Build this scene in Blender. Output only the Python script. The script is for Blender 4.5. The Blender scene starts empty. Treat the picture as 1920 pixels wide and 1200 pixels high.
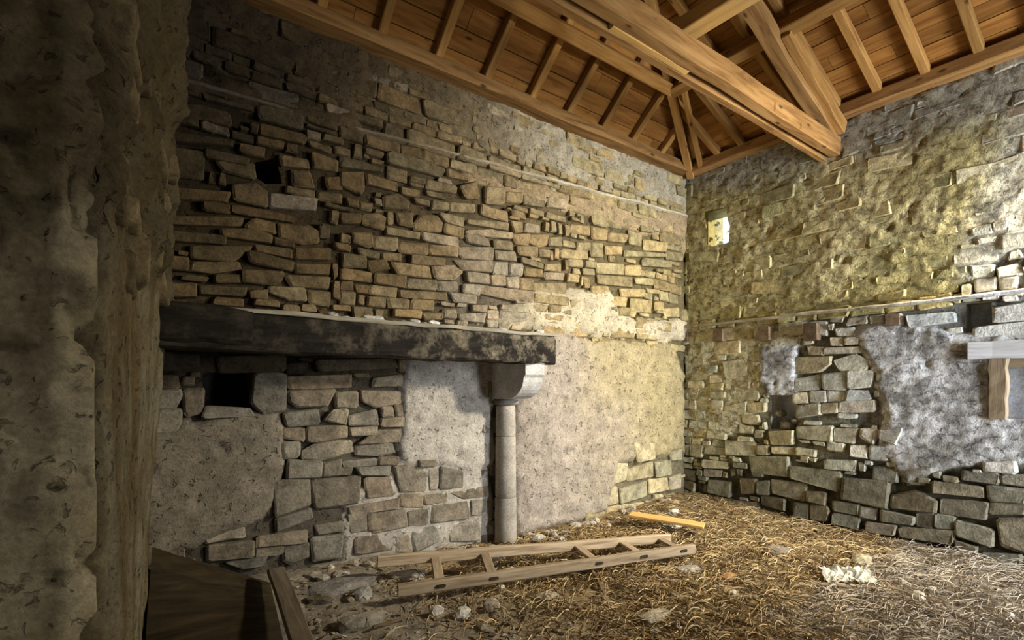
import bpy, bmesh, math, random
from mathutils import Vector, Matrix, noise
random.seed(11)
S = bpy.context.scene
C = S.collection
# ------------------------------------------------------------------ camera
F = 978.0; HZ = 725.0; CAMH = 1.6
DA = (0.801, 0.598)                     # room axes: X runs along the fireplace wall, Y runs into it
cam = bpy.data.cameras.new('camera'); co = bpy.data.objects.new('camera', cam); C.objects.link(co)
cam.sensor_width = 36; cam.lens = 36 * F / 1920; cam.shift_y = (HZ - 600) / 1920
cam.clip_start = 0.02
co.location = (0, 0, CAMH)
co.rotation_euler = (math.pi / 2, 0, math.atan2(-DA[1], DA[0]))
S.camera = co
# ------------------------------------------------------------------ world, sun, daylight, added fill
w = bpy.data.worlds.new('sky'); S.world = w; w.use_nodes = True
bg = w.node_tree.nodes['Background']; bg.inputs[0].default_value = (0.62, 0.78, 1.0, 1); bg.inputs[1].default_value = 1.6
def light(name, kind, loc, direction, energy, color, sx=1, sy=1, angle=0.02, spread=180):
    l = bpy.data.lights.new(name, kind); o = bpy.data.objects.new(name, l); C.objects.link(o)
    o.location = loc; l.energy = energy; l.color = color
    o.rotation_euler = Vector(direction).to_track_quat('-Z', 'Y').to_euler()
    if kind == 'AREA': l.shape = 'RECTANGLE'; l.size = sx; l.size_y = sy; l.spread = math.radians(spread)   # deep reveals keep the daylight directional
    if kind == 'SUN': l.angle = angle
    return o
light('sun', 'SUN', (9, -6, 9), (-0.70, 0.62, -0.24), 7.5, (1.0, 0.9, 0.6))
light('daylight_upper_window', 'AREA', (6.66, -0.1, 3.45), (-0.40, 0.85, -0.45), 215, (1.0, 0.91, 0.72), 0.36, 0.5, spread=104)
light('daylight_doorway', 'AREA', (5.75, -3.25, 1.6), (0.42, 0.9, 0.05), 420, (0.88, 0.93, 1.0), 1.3, 2.3, spread=125)
light('fill_left_jamb', 'AREA', (-1.64, -1.0, 1.6), (0.5, 0.86, 0.05), 17, (1.0, 0.93, 0.80), 0.6, 0.9)  # unseen fill lamp, added to lift the dark left jamb
V = S.view_settings; V.view_transform = 'Standard'; V.look = 'None'; V.gamma = 1; V.exposure = 0.0; V.use_curve_mapping = False

# ------------------------------------------------------------------ helpers
YA, XB = 4.636, 6.69                     # plane of the fireplace wall, plane of the right wall
WT = 4.68                                # wall top
def ray(x, y):
    t = (x - 960) / F
    return (t * DA[0] + DA[1], -t * DA[1] + DA[0], -(y - HZ) / F)
def pa(x, y, Y=YA):
    r = ray(x, y); s = Y / r[1]; return (r[0] * s, CAMH + r[2] * s)
def pb(x, y, X=XB):
    r = ray(x, y); s = X / r[0]; return (r[1] * s, CAMH + r[2] * s)
def pf(x, y, z=0.0):
    r = ray(x, y); s = (z - CAMH) / r[2]; return (r[0] * s, r[1] * s, z)
def project(p):
    d = p[0] * DA[1] + p[1] * DA[0]
    return (960 + F * (p[0] * DA[0] - p[1] * DA[1]) / d, HZ - F * (p[2] - CAMH) / d, d)
def nz(x, y, z=0.0, k=1.0): return noise.noise((x * k, y * k, z * k))
def fbm(x, y, z=0.0, k=1.0): return nz(x, y, z, k) + 0.5 * nz(x + 7.1, y, z, k * 2.1) + 0.25 * nz(x, y + 3.3, z, k * 4.3)
def sst(a, b, x):
    t = min(1, max(0, (x - a) / (b - a))); return t * t * (3 - 2 * t)
def lerp(a, b, t): return tuple(a[i] + (b[i] - a[i]) * t for i in range(3))
def tag(o, label=None, cat=None, group=None, kind=None):
    if label: o['label'] = label
    if cat: o['category'] = cat
    if group: o['group'] = group
    if kind: o['kind'] = kind
    return o
def mesh_obj(name, vs, fs, mat, parent=None, loc=(0, 0, 0), smooth=False, cols=None):
    me = bpy.data.meshes.new(name); me.from_pydata(vs, [], fs)
    if cols is not None:
        a = me.color_attributes.new('col', 'FLOAT_COLOR', 'POINT')
        flat = []
        for c in cols: flat += [c[0], c[1], c[2], 1.0]
        a.data.foreach_set('color', flat)
    if smooth: me.polygons.foreach_set('use_smooth', [True] * len(me.polygons))
    me.materials.append(mat); me.update()
    o = bpy.data.objects.new(name, me); C.objects.link(o); o.location = loc
    if parent: o.parent = parent
    return o
def empty(name, loc=(0, 0, 0)):
    o = bpy.data.objects.new(name, None); C.objects.link(o); o.location = loc; o.empty_display_size = 0.1; return o
def box_data(x0, x1, y0, y1, z0, z1):
    return ([(x0, y0, z0), (x1, y0, z0), (x1, y1, z0), (x0, y1, z0), (x0, y0, z1), (x1, y0, z1), (x1, y1, z1), (x0, y1, z1)],
            [(0, 3, 2, 1), (4, 5, 6, 7), (0, 1, 5, 4), (1, 2, 6, 5), (2, 3, 7, 6), (3, 0, 4, 7)])
class MB:
    def __init__(s): s.v = []; s.f = []; s.c = []
    def add(s, vs, fs, col=None):
        n = len(s.v); s.v += vs; s.f += [tuple(i + n for i in f) for f in fs]
        if col: s.c += [col] * len(vs)
    def box(s, *a, col=None): s.add(*box_data(*a), col=col)

# ------------------------------------------------------------------ materials
def new_mat(name):
    m = bpy.data.materials.new(name); m.use_nodes = True
    nt = m.node_tree; b = nt.nodes['Principled BSDF']
    b.inputs['Roughness'].default_value = 0.95; b.inputs['Specular IOR Level'].default_value = 0.12
    return m, nt, b
def nd(nt, t, **kw):
    n = nt.nodes.new(t)
    for k, v in kw.items(): setattr(n, k, v)
    return n
def vcol_mat(name, scale=9, lo=0.55, hi=1.4, bump=0.5, dist=0.02, fine=45, speck=0.0, pits=False):
    """colour comes from the piece itself, broken up by grain, with fine relief"""
    m, nt, b = new_mat(name); L = nt.links.new
    at = nd(nt, 'ShaderNodeAttribute'); at.attribute_name = 'col'
    tc = nd(nt, 'ShaderNodeNewGeometry')
    n1 = nd(nt, 'ShaderNodeTexNoise'); n1.inputs['Scale'].default_value = scale; n1.inputs['Detail'].default_value = 8; n1.inputs['Roughness'].default_value = 0.68
    n2 = nd(nt, 'ShaderNodeTexNoise'); n2.inputs['Scale'].default_value = fine; n2.inputs['Detail'].default_value = 6; n2.inputs['Roughness'].default_value = 0.7
    L(tc.outputs['Position'], n1.inputs['Vector']); L(tc.outputs['Position'], n2.inputs['Vector'])
    mr = nd(nt, 'ShaderNodeMapRange'); mr.inputs[1].default_value = 0.3; mr.inputs[2].default_value = 0.7; mr.inputs[3].default_value = lo; mr.inputs[4].default_value = hi
    L(n1.outputs['Fac'], mr.inputs[0])
    mr2 = nd(nt, 'ShaderNodeMapRange'); mr2.inputs[1].default_value = 0.35; mr2.inputs[2].default_value = 0.65; mr2.inputs[3].default_value = 0.75; mr2.inputs[4].default_value = 1.22
    L(n2.outputs['Fac'], mr2.inputs[0])
    mu = nd(nt, 'ShaderNodeMath', operation='MULTIPLY'); L(mr.outputs[0], mu.inputs[0]); L(mr2.outputs[0], mu.inputs[1])
    vm = nd(nt, 'ShaderNodeVectorMath', operation='SCALE'); L(at.outputs['Color'], vm.inputs[0]); L(mu.outputs[0], vm.inputs['Scale'])
    L(vm.outputs[0], b.inputs['Base Color'])
    bp = nd(nt, 'ShaderNodeBump'); bp.inputs['Strength'].default_value = bump; bp.inputs['Distance'].default_value = dist
    ad = nd(nt, 'ShaderNodeMath', operation='ADD'); L(n1.outputs['Fac'], ad.inputs[0])
    ml = nd(nt, 'ShaderNodeMath', operation='MULTIPLY'); ml.inputs[1].default_value = 0.45; L(n2.outputs['Fac'], ml.inputs[0]); L(ml.outputs[0], ad.inputs[1])
    hgt = ad.outputs[0]
    if pits:
        npz = nd(nt, 'ShaderNodeTexNoise'); npz.inputs['Scale'].default_value = 21; npz.inputs['Detail'].default_value = 3; npz.inputs['Distortion'].default_value = 0.8; L(tc.outputs['Position'], npz.inputs['Vector'])
        pm = nd(nt, 'ShaderNodeMapRange'); pm.inputs[1].default_value = 0.62; pm.inputs[2].default_value = 0.70; pm.inputs[3].default_value = 1; pm.inputs[4].default_value = 0; L(npz.outputs['Fac'], pm.inputs[0])
        kp = nd(nt, 'ShaderNodeMath', operation='MULTIPLY_ADD'); kp.inputs[1].default_value = 0.8; L(pm.outputs[0], kp.inputs[0]); L(hgt, kp.inputs[2]); hgt = kp.outputs[0]
        pd = nd(nt, 'ShaderNodeMapRange'); pd.inputs[3].default_value = 0.7; L(pm.outputs[0], pd.inputs[0])
        vp = nd(nt, 'ShaderNodeVectorMath', operation='SCALE'); L(vm.outputs[0], vp.inputs[0]); L(pd.outputs[0], vp.inputs['Scale']); L(vp.outputs[0], b.inputs['Base Color'])
    if speck:
        nw = nd(nt, 'ShaderNodeTexNoise'); nw.inputs['Scale'].default_value = 5; nw.inputs['Detail'].default_value = 4; L(tc.outputs['Position'], nw.inputs['Vector'])
        wv = nd(nt, 'ShaderNodeVectorMath', operation='SCALE'); wv.inputs['Scale'].default_value = 0.16; L(nw.outputs['Color'], wv.inputs[0])
        aw = nd(nt, 'ShaderNodeVectorMath', operation='ADD'); L(tc.outputs['Position'], aw.inputs[0]); L(wv.outputs[0], aw.inputs[1])
        mp = nd(nt, 'ShaderNodeMapping'); mp.inputs['Scale'].default_value = (3.4, 3.4, 7.5); L(aw.outputs[0], mp.inputs[0])
        vo = nd(nt, 'ShaderNodeTexVoronoi', feature='DISTANCE_TO_EDGE'); vo.inputs['Scale'].default_value = 1.25; L(mp.outputs[0], vo.inputs['Vector'])
        lm = nd(nt, 'ShaderNodeMapRange'); lm.inputs[1].default_value = 0.0; lm.inputs[2].default_value = 0.10; L(vo.outputs['Distance'], lm.inputs[0])
        nm = nd(nt, 'ShaderNodeMapRange'); nm.inputs[1].default_value = 0.38; nm.inputs[2].default_value = 0.52; L(n1.outputs['Fac'], nm.inputs[0])   # joints come and go
        mxl = nd(nt, 'ShaderNodeMath', operation='MAXIMUM'); L(lm.outputs[0], mxl.inputs[0]); L(nm.outputs[0], mxl.inputs[1])
        k_ = nd(nt, 'ShaderNodeMath', operation='MULTIPLY_ADD'); k_.inputs[1].default_value = 0.4; L(mxl.outputs[0], k_.inputs[0]); L(hgt, k_.inputs[2]); hgt = k_.outputs[0]
        dk = nd(nt, 'ShaderNodeMapRange'); dk.inputs[3].default_value = 0.66; L(mxl.outputs[0], dk.inputs[0])
        v3 = nd(nt, 'ShaderNodeVectorMath', operation='SCALE'); L(vm.outputs[0], v3.inputs[0]); L(dk.outputs[0], v3.inputs['Scale']); L(v3.outputs[0], b.inputs['Base Color'])
    L(hgt, bp.inputs['Height']); L(bp.outputs[0], b.inputs['Normal'])
    return m
def wood_mat(name, c1, c2, c3, scale=(1.2, 14, 14), knots=True, bump=0.25, patch=None):
    """grain runs along the timber's own X axis"""
    m, nt, b = new_mat(name); L = nt.links.new
    tc = nd(nt, 'ShaderNodeTexCoord'); oi = nd(nt, 'ShaderNodeObjectInfo')
    ofs = nd(nt, 'ShaderNodeVectorMath', operation='SCALE'); ofs.inputs[0].default_value = (13, 7, 5); L(oi.outputs['Random'], ofs.inputs['Scale'])
    av = nd(nt, 'ShaderNodeVectorMath', operation='ADD'); L(tc.outputs['Object'], av.inputs[0]); L(ofs.outputs[0], av.inputs[1])
    mp = nd(nt, 'ShaderNodeMapping'); mp.inputs['Scale'].default_value = scale; L(av.outputs[0], mp.inputs[0])
    n1 = nd(nt, 'ShaderNodeTexNoise'); n1.inputs['Scale'].default_value = 1.6; n1.inputs['Detail'].default_value = 7; n1.inputs['Roughness'].default_value = 0.62; n1.inputs['Distortion'].default_value = 0.6
    L(mp.outputs[0], n1.inputs['Vector'])
    cr = nd(nt, 'ShaderNodeValToRGB'); e = cr.color_ramp.elements
    e[0].position = 0.28; e[0].color = (*c1, 1); e[1].position = 0.74; e[1].color = (*c3, 1); k = e.new(0.5); k.color = (*c2, 1)
    L(n1.outputs['Fac'], cr.inputs[0])
    tone = nd(nt, 'ShaderNodeMapRange'); tone.inputs[3].default_value = 0.72; tone.inputs[4].default_value = 1.25; L(oi.outputs['Random'], tone.inputs[0])
    vm = nd(nt, 'ShaderNodeVectorMath', operation='SCALE'); L(cr.outputs[0], vm.inputs[0]); L(tone.outputs[0], vm.inputs['Scale'])
    out = vm.outputs[0]
    if knots:
        mk = nd(nt, 'ShaderNodeMapping'); mk.inputs['Scale'].default_value = (2.2, 5.5, 5.5); L(av.outputs[0], mk.inputs[0])
        vo = nd(nt, 'ShaderNodeTexVoronoi'); vo.inputs['Scale'].default_value = 1.1; L(mk.outputs[0], vo.inputs['Vector'])
        mr = nd(nt, 'ShaderNodeMapRange'); mr.inputs[1].default_value = 0.06; mr.inputs[2].default_value = 0.13; mr.inputs[3].default_value = 0.25; mr.inputs[4].default_value = 1; L(vo.outputs['Distance'], mr.inputs[0])
        v2 = nd(nt, 'ShaderNodeVectorMath', operation='SCALE'); L(out, v2.inputs[0]); L(mr.outputs[0], v2.inputs['Scale']); out = v2.outputs[0]
    if patch:
        np_ = nd(nt, 'ShaderNodeTexNoise'); np_.inputs['Scale'].default_value = patch[1]; np_.inputs['Detail'].default_value = 8; np_.inputs['Roughness'].default_value = 0.72; L(av.outputs[0], np_.inputs['Vector'])
        mr = nd(nt, 'ShaderNodeMapRange'); mr.inputs[1].default_value = patch[2]; mr.inputs[2].default_value = patch[3]; L(np_.outputs['Fac'], mr.inputs[0])
        mx = nd(nt, 'ShaderNodeMix', data_type='RGBA'); sx = nd(nt, 'ShaderNodeSeparateXYZ'); L(tc.outputs['Object'], sx.inputs[0]); gr = nd(nt, 'ShaderNodeMapRange'); gr.inputs[1].default_value = 0.6; gr.inputs[2].default_value = 3.0; gr.inputs[3].default_value = 0.12; gr.inputs[4].default_value = 1.0; L(sx.outputs[0], gr.inputs[0])
        mm = nd(nt, 'ShaderNodeMath', operation='MULTIPLY'); L(mr.outputs[0], mm.inputs[0]); L(gr.outputs[0], mm.inputs[1]); L(mm.outputs[0], mx.inputs['Factor']); L(out, mx.inputs['A']); mx.inputs['B'].default_value = (*patch[0], 1); out = mx.outputs['Result']
    L(out, b.inputs['Base Color'])
    bp = nd(nt, 'ShaderNodeBump'); bp.inputs['Strength'].default_value = bump; bp.inputs['Distance'].default_value = 0.01; L(n1.outputs['Fac'], bp.inputs['Height']); L(bp.outputs[0], b.inputs['Normal'])
    b.inputs['Roughness'].default_value = 0.8
    return m
M_stone = vcol_mat('rubble_stone', 9, 0.45, 1.5, 0.8, 0.03)
M_plaster = vcol_mat('lime_plaster', 7, 0.62, 1.3, 0.9, 0.024, 48, pits=True)
M_rough = vcol_mat('eroded_plaster', 13, 0.5, 1.5, 1.0, 0.028, 55, 1.0)
M_floor = vcol_mat('earth_floor', 8, 0.5, 1.45, 0.9, 0.03, 60)
M_core = vcol_mat('wall_core', 6, 0.6, 1.3, 0.5, 0.03)
M_dress = vcol_mat('dressed_stone', 5, 0.7, 1.25, 0.3, 0.012)
M_straw = vcol_mat('dry_straw', 4, 0.8, 1.2, 0.0, 0.001)
M_rafter = wood_mat('rafter_wood', (0.21, 0.10, 0.028), (0.35, 0.185, 0.055), (0.45, 0.265, 0.09))
M_plank = wood_mat('roof_plank_wood', (0.15, 0.060, 0.013), (0.29, 0.130, 0.031), (0.40, 0.20, 0.055), (1.0, 9, 9))
M_tie = wood_mat('old_beam_wood', (0.12, 0.06, 0.02), (0.28, 0.15, 0.052), (0.40, 0.24, 0.095), (1.0, 10, 10), True, 0.35)
M_pale = wood_mat('pale_new_wood', (0.44, 0.25, 0.075), (0.56, 0.345, 0.12), (0.64, 0.42, 0.16), knots=False)
M_ladder = wood_mat('ladder_wood', (0.16, 0.11, 0.065), (0.34, 0.26, 0.17), (0.47, 0.38, 0.27), (1.4, 18, 18), False, 0.4)
M_soot = wood_mat('sooty_oak', (0.008, 0.007, 0.006), (0.022, 0.018, 0.014), (0.05, 0.042, 0.032), (1.2, 9, 9), False, 0.8, ((0.26, 0.22, 0.155), 7.5, 0.47, 0.68))
M_dark = wood_mat('dark_board_wood', (0.018, 0.013, 0.007), (0.038, 0.028, 0.014), (0.065, 0.048, 0.024), (1.2, 9, 9), False, 0.4)
M_oldplank = wood_mat('old_plank_wood', (0.07, 0.055, 0.035), (0.15, 0.12, 0.085), (0.22, 0.18, 0.13), (1.4, 16, 16), False, 0.4)
M_dust = wood_mat('dusty_slab', (0.20, 0.175, 0.13), (0.36, 0.325, 0.255), (0.5, 0.46, 0.38), (2, 9, 9), False, 0.8)
M_stub = wood_mat('joist_stub_wood', (0.09, 0.06, 0.035), (0.18, 0.125, 0.075), (0.27, 0.19, 0.12), (2, 12, 12), False)
M_grey = wood_mat('limewashed_grey_wood', (0.32, 0.32, 0.33), (0.60, 0.61, 0.62), (0.8, 0.8, 0.81), (1.2, 16, 16), False, 0.6)
M_post = wood_mat('window_post_wood', (0.14, 0.10, 0.06), (0.25, 0.19, 0.12), (0.36, 0.28, 0.19), (1.2, 12, 12), False, 0.4)

# ------------------------------------------------------------------ polygons with soft edges
def sdist(poly, u, v):
    inside = False; best = 1e9; n = len(poly)
    for i in range(n):
        x0, y0 = poly[i]; x1, y1 = poly[(i + 1) % n]
        if (y0 > v) != (y1 > v) and u < (x1 - x0) * (v - y0) / (y1 - y0) + x0: inside = not inside
        dx, dy = x1 - x0, y1 - y0; L2 = dx * dx + dy * dy
        t = 0 if L2 == 0 else max(0, min(1, ((u - x0) * dx + (v - y0) * dy) / L2))
        d = (u - x0 - t * dx) ** 2 + (v - y0 - t * dy) ** 2
        if d < best: best = d
    d = math.sqrt(best)
    return d if inside else -d
def nearest(poly, u, v):
    best = (1e9, u, v); n = len(poly)
    for i in range(n):
        x0, y0 = poly[i]; x1, y1 = poly[(i + 1) % n]; dx, dy = x1 - x0, y1 - y0
        t = max(0, min(1, ((u - x0) * dx + (v - y0) * dy) / (dx * dx + dy * dy))); a, b = x0 + t * dx, y0 + t * dy
        d = (u - a) ** 2 + (v - b) ** 2
        if d < best[0]: best = (d, a, b)
    return best
def area(p): return abs(sum(p[i][0] * p[(i + 1) % len(p)][1] - p[(i + 1) % len(p)][0] * p[i][1] for i in range(len(p)))) / 2
def A_(pts): return [pa(*p) for p in pts]
def B_(pts): return [pb(*p) for p in pts]
def crop(ox, oy, k, txt, fn):
    out = []
    for line in txt.strip().split('\n'):
        n = [float(q) for q in line.replace(',', ' ').split()]
        out.append([fn(ox + n[i] / k, oy + n[i + 1] / k) for i in range(0, len(n), 2)])
    return out
# level = how far the plaster or mortar stands out of the stone faces; edge softness; colour
#  ---- fireplace wall
PLA = [
 (A_([(240, 800), (330, 800), (400, 785), (510, 775), (537, 800), (533, 870), (520, 905), (515, 965), (470, 985), (395, 1010), (240, 1080)]), 0.022, 0.05),
 (A_([(757, 672), (800, 660), (927, 660), (927, 872), (880, 880), (840, 868), (757, 872)]), 0.024, 0.03),
 (A_([(740, 868), (927, 868), (927, 1030), (640, 1060), (650, 930), (730, 900)]), -0.004, 0.04),
 (A_([(966, 690), (1045, 622), (1120, 640), (1270, 648), (1284, 700), (1287, 845), (1160, 868), (1140, 960), (966, 1010)]), 0.024, 0.06),
 (A_([(200, 62), (1290, 398), (1290, 290), (560, -30), (200, -200)]), -0.002, 0.03),
 (A_([(300, 112), (660, 215), (700, 262), (560, 232), (430, 190), (300, 170)]), 0.014, 0.06),
 (A_([(1000, 548), (1140, 540), (1165, 590), (1290, 605), (1290, 640), (1040, 622), (900, 605), (960, 575)]), 0.004, 0.06),
 (A_([(870, 310), (960, 330), (1060, 360), (1290, 400), (1290, 470), (1230, 440), (1100, 400), (880, 340)]), -0.004, 0.06),
]
ST_A = crop(240, 600, 3, '''60 400 290 390 300 440 265 500 60 495
180 510 305 505 290 630 140 635
312 390 430 385 420 520 322 540
720 300 885 300 885 510 760 525 700 470
905 400 1165 395 1120 480 960 490 910 450
1172 410 1290 400 1290 490 1180 490
1310 400 1545 400 1545 465 1400 495 1320 450
880 530 1070 500 1078 580 890 595
1110 560 1160 510 1240 500 1230 585
1243 545 1400 505 1415 590 1243 590
1430 495 1490 490 1500 545 1440 545
1508 480 1555 475 1555 545 1512 545
1424 560 1555 550 1555 595 1425 598
870 605 990 610 995 680 875 660
1010 605 1230 600 1225 650 1060 690 1010 680
1250 610 1400 600 1400 640 1260 650
1290 690 1420 620 1550 615 1545 680
870 690 965 690 965 770 880 780
985 740 1080 690 1270 685 1270 740 1080 785 980 780
1285 705 1480 695 1500 745 1400 765 1290 755
900 790 1090 800 1080 885 900 890
1102 810 1200 780 1190 870 1100 880
1205 800 1400 780 1395 815 1215 825
1410 775 1520 770 1520 810 1415 815
1165 832 1260 832 1250 870 1180 870
1285 830 1480 822 1470 870 1310 870
820 905 1025 900 1030 1040 830 1100
1043 900 1310 880 1300 1020 1060 1055
1335 890 1480 885 1500 990 1340 1000
1240 1055 1520 1005 1520 1050 1260 1095
830 1120 1030 1065 1040 1110 840 1190
1350 1110 1560 1060 1565 1160 1360 1200
1080 230 1480 225 1490 270 1100 290
900 250 1010 245 1000 300 900 300
920 320 1240 310 1230 375 920 385
1390 330 1540 310 1550 370 1380 370
510 205 880 200 880 285 520 290
120 320 270 315 290 380 120 385
30 290 95 280 100 320 40 325
35 335 100 330 115 400 40 410
440 490 680 500 720 535 420 545''', pa)
ST_A += crop(640, 800, 3, '''300 220 480 215 490 370 340 365
492 235 545 235 535 355 500 355
560 225 690 250 690 345 555 350
330 385 455 380 455 450 335 450
462 385 600 370 600 415 465 440
640 370 810 335 810 385 700 400
520 450 710 415 715 510 515 535
375 480 490 465 485 550 375 555
385 575 550 550 555 640 410 705
310 620 370 585 400 705 305 710
600 590 770 545 775 610 610 625
730 420 790 420 790 480 735 480
150 490 360 460 360 555 155 580
40 500 140 480 145 580 50 600
80 620 300 600 295 690 80 710
430 190 530 190 530 215 440 220
1570 360 1720 310 1725 380 1575 425
1735 300 1830 290 1835 355 1740 375
1840 290 1910 265 1915 345 1845 355
1620 240 1740 200 1745 280 1620 305
1760 200 1860 190 1860 270 1770 285
1850 140 1915 125 1915 185 1860 190
1540 220 1610 225 1600 300 1530 320
1460 355 1560 340 1565 430 1480 445
1660 100 1740 90 1745 180 1670 195''', pa)
ST_A += crop(200, 980, 3.692, '''700 170 1020 130 1010 230 700 270
1040 100 1390 60 1390 140 1040 165
1035 190 1220 170 1215 215 1030 235
1230 170 1400 140 1400 230 1290 290 1230 260
1420 110 1640 90 1620 240 1430 270
820 290 1110 235 1080 290 960 320''', pa)
ST_A += crop(640, 400, 3, '''0 0 110 0 105 50 0 50
115 5 210 0 250 30 240 90 130 60
310 0 405 0 400 72 330 60
410 60 450 10 540 20 570 60 560 100 420 90
580 60 690 85 685 140 580 110
545 0 695 30 690 75 590 50
705 30 810 45 950 50 945 88 710 60
700 92 850 92 965 115 960 140 830 125 705 110
960 45 1020 50 1020 100 975 110
1035 60 1120 70 1115 110 1030 100
65 110 170 115 180 180 150 190 70 160
0 115 50 130 50 160 0 160
185 130 320 135 320 190 300 205 185 195
255 80 440 110 435 145 260 115
330 165 490 170 480 230 330 215
450 112 655 140 655 188 470 150
495 182 655 192 650 245 495 225
662 190 855 195 850 265 690 250 662 225
700 122 770 117 820 150 840 185 720 160
865 150 965 160 965 205 865 195
870 210 990 215 990 265 870 255
970 120 1060 115 1050 175 985 165
1065 125 1165 120 1160 170 1120 185 1065 165
1170 140 1240 130 1240 180 1170 180
995 185 1110 190 1105 240 998 230
100 195 215 225 215 255 110 225
230 225 335 230 330 265 240 260
10 225 95 235 140 245 140 305 15 300
150 270 250 260 270 310 180 330 155 310
275 275 500 300 505 365 320 340
395 235 580 260 580 292 400 285
515 300 640 298 680 340 620 375 530 365
640 265 850 272 840 330 690 320
860 280 940 275 945 345 860 340
950 285 1025 285 1020 350 950 345
1030 312 1130 315 1140 355 1035 350
1010 250 1140 285 1145 308 1020 275
1150 290 1230 285 1230 325 1150 320
1150 332 1255 340 1250 372 1150 365
0 310 175 335 170 385 0 368
190 340 365 350 360 415 190 390
370 370 530 380 530 430 370 420
540 385 650 385 660 420 620 435 545 430
700 335 835 340 835 395 710 385
690 400 780 402 775 465 690 440
785 402 1075 440 1075 500 960 485 785 450
845 350 920 350 925 402 850 400
935 360 1000 355 1000 420 940 410
1010 365 1080 375 1080 430 1010 425
1090 390 1270 395 1265 450 1090 430
1085 455 1280 475 1280 515 1085 500
0 388 65 385 65 430 0 430
80 405 160 405 150 450 85 440
165 405 315 420 310 470 165 450
325 432 590 450 590 485 330 470
0 440 80 445 75 510 0 505
150 472 250 472 245 525 150 520
260 480 385 482 385 535 270 530
395 487 520 490 520 540 395 540
610 450 760 460 755 505 640 495
740 520 820 520 815 555 740 545
300 545 445 550 445 590 300 575
455 570 560 562 565 590 480 600
575 550 650 547 650 585 575 580
660 570 810 562 800 610 680 600
825 547 885 547 885 590 825 590
895 550 1040 560 1040 600 940 615 895 590
1080 518 1155 518 1150 550 1080 548
1170 520 1235 520 1235 555 1170 555
1445 350 1640 362 1635 415 1450 390
1650 365 1760 370 1755 400 1655 395
1700 255 1860 272 1855 305 1700 290
1595 295 1680 297 1680 350 1600 345
1510 465 1600 472 1590 520 1510 515
1625 480 1755 490 1750 560 1620 550
1410 415 1500 415 1500 445 1410 445
1570 425 1705 430 1700 470 1580 465
1440 280 1588 292 1585 343 1445 335
1240 205 1385 212 1380 255 1240 245
1330 168 1398 168 1398 205 1330 205
1405 172 1475 175 1475 240 1405 240
1485 187 1585 190 1580 230 1485 230
1595 205 1830 232 1825 252 1595 240
1280 260 1360 265 1360 300 1285 295
1370 270 1435 275 1430 305 1370 300
1275 342 1345 347 1345 385 1275 380
1360 312 1430 317 1430 345 1365 342
1765 500 1810 500 1810 545 1765 545
1815 535 1905 530 1900 580 1815 580
1320 650 1395 650 1390 690 1320 690
1265 640 1315 640 1315 685 1270 685
1110 640 1255 640 1255 680 1115 670
1290 60 1400 75 1395 120 1290 105
1410 80 1500 95 1490 150 1410 140
1510 110 1610 120 1600 160 1510 155
1620 100 1700 115 1690 170 1620 160
1710 150 1830 170 1825 215 1710 200''', pa)
ST_A += crop(0, 400, 3, '''1395 225 1440 215 1655 275 1645 325 1410 275
1075 275 1345 275 1350 320 1200 335 1070 320
1210 347 1365 347 1365 385 1210 385
1372 325 1600 330 1580 385 1530 400 1372 385
1380 60 1440 32 1555 60 1555 110 1390 85
1565 60 1740 75 1800 110 1790 160 1700 170 1570 130
1240 90 1440 92 1530 130 1525 160 1250 120
1545 135 1650 165 1655 192 1545 170
1075 187 1430 187 1390 225 1300 265 1075 250
1430 180 1640 205 1640 250 1445 210
1660 285 1860 290 1855 340 1665 330
1600 350 1855 360 1850 420 1640 405
1515 410 1720 425 1720 490 1620 480 1520 440
1660 195 1860 197 1855 260 1660 255
900 100 1270 130 1270 165 960 150
920 10 1360 20 1370 75 930 60
940 400 1100 395 1100 460 940 455
1120 405 1390 420 1370 460 1130 450
1400 440 1500 430 1500 480 1420 470
890 240 1060 252 1060 320 890 300
1735 440 1860 450 1855 520 1740 500''', pa)
ST_A += crop(0, 0, 3, '''990 580 1110 590 1290 640 1300 700 1180 680 1000 640
960 830 1150 850 1140 1000 1000 990 940 950
1160 840 1400 895 1390 925 1160 880
1220 905 1430 922 1440 1000 1260 960
1310 1070 1420 1060 1505 1100 1500 1160 1320 1120
1575 872 1740 900 1740 940 1585 925
1640 960 1740 960 1770 1050 1650 1040
1515 1090 1780 1120 1775 1180 1520 1160
1350 805 1490 835 1480 882 1350 850
1460 690 1720 765 1720 800 1470 740
1450 622 1690 685 1690 720 1460 660
1760 860 1900 902 1900 960 1760 940
1790 1075 1920 1090 1920 1140 1800 1120
1835 1000 1925 985 1925 1060 1840 1060
950 740 1310 792 1310 830 960 790
1000 1060 1290 1090 1280 1130 1000 1110
1140 1130 1300 1150 1290 1195 1140 1180''', pa)
ST_A += crop(640, 0, 3, '''0 970 130 962 125 1060 100 1090 0 1040
140 980 325 1030 320 1070 150 1030
240 1110 320 1092 385 1140 370 1170 250 1170
335 1052 440 1072 440 1110 345 1090
260 860 470 905 590 950 560 990 480 970 260 910
480 1012 655 1047 650 1080 480 1060
670 1050 760 1022 780 1110 700 1110
820 1062 920 1072 910 1140 815 1130
0 880 230 955 220 965 0 930
510 1130 600 1140 600 1180 510 1175
610 1140 750 1150 745 1190 610 1190
930 1080 1020 1085 1015 1140 930 1135
1030 1100 1150 1120 1145 1160 1030 1150
1160 1110 1270 1130 1265 1175 1160 1160''', pa)
# holes: openings left in the masonry (deep sockets)
HA = [A_([(380, 700), (478, 690), (478, 770), (465, 777), (385, 772)]), A_([(481, 300), (520, 292), (532, 342), (500, 342), (482, 330)])]
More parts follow.
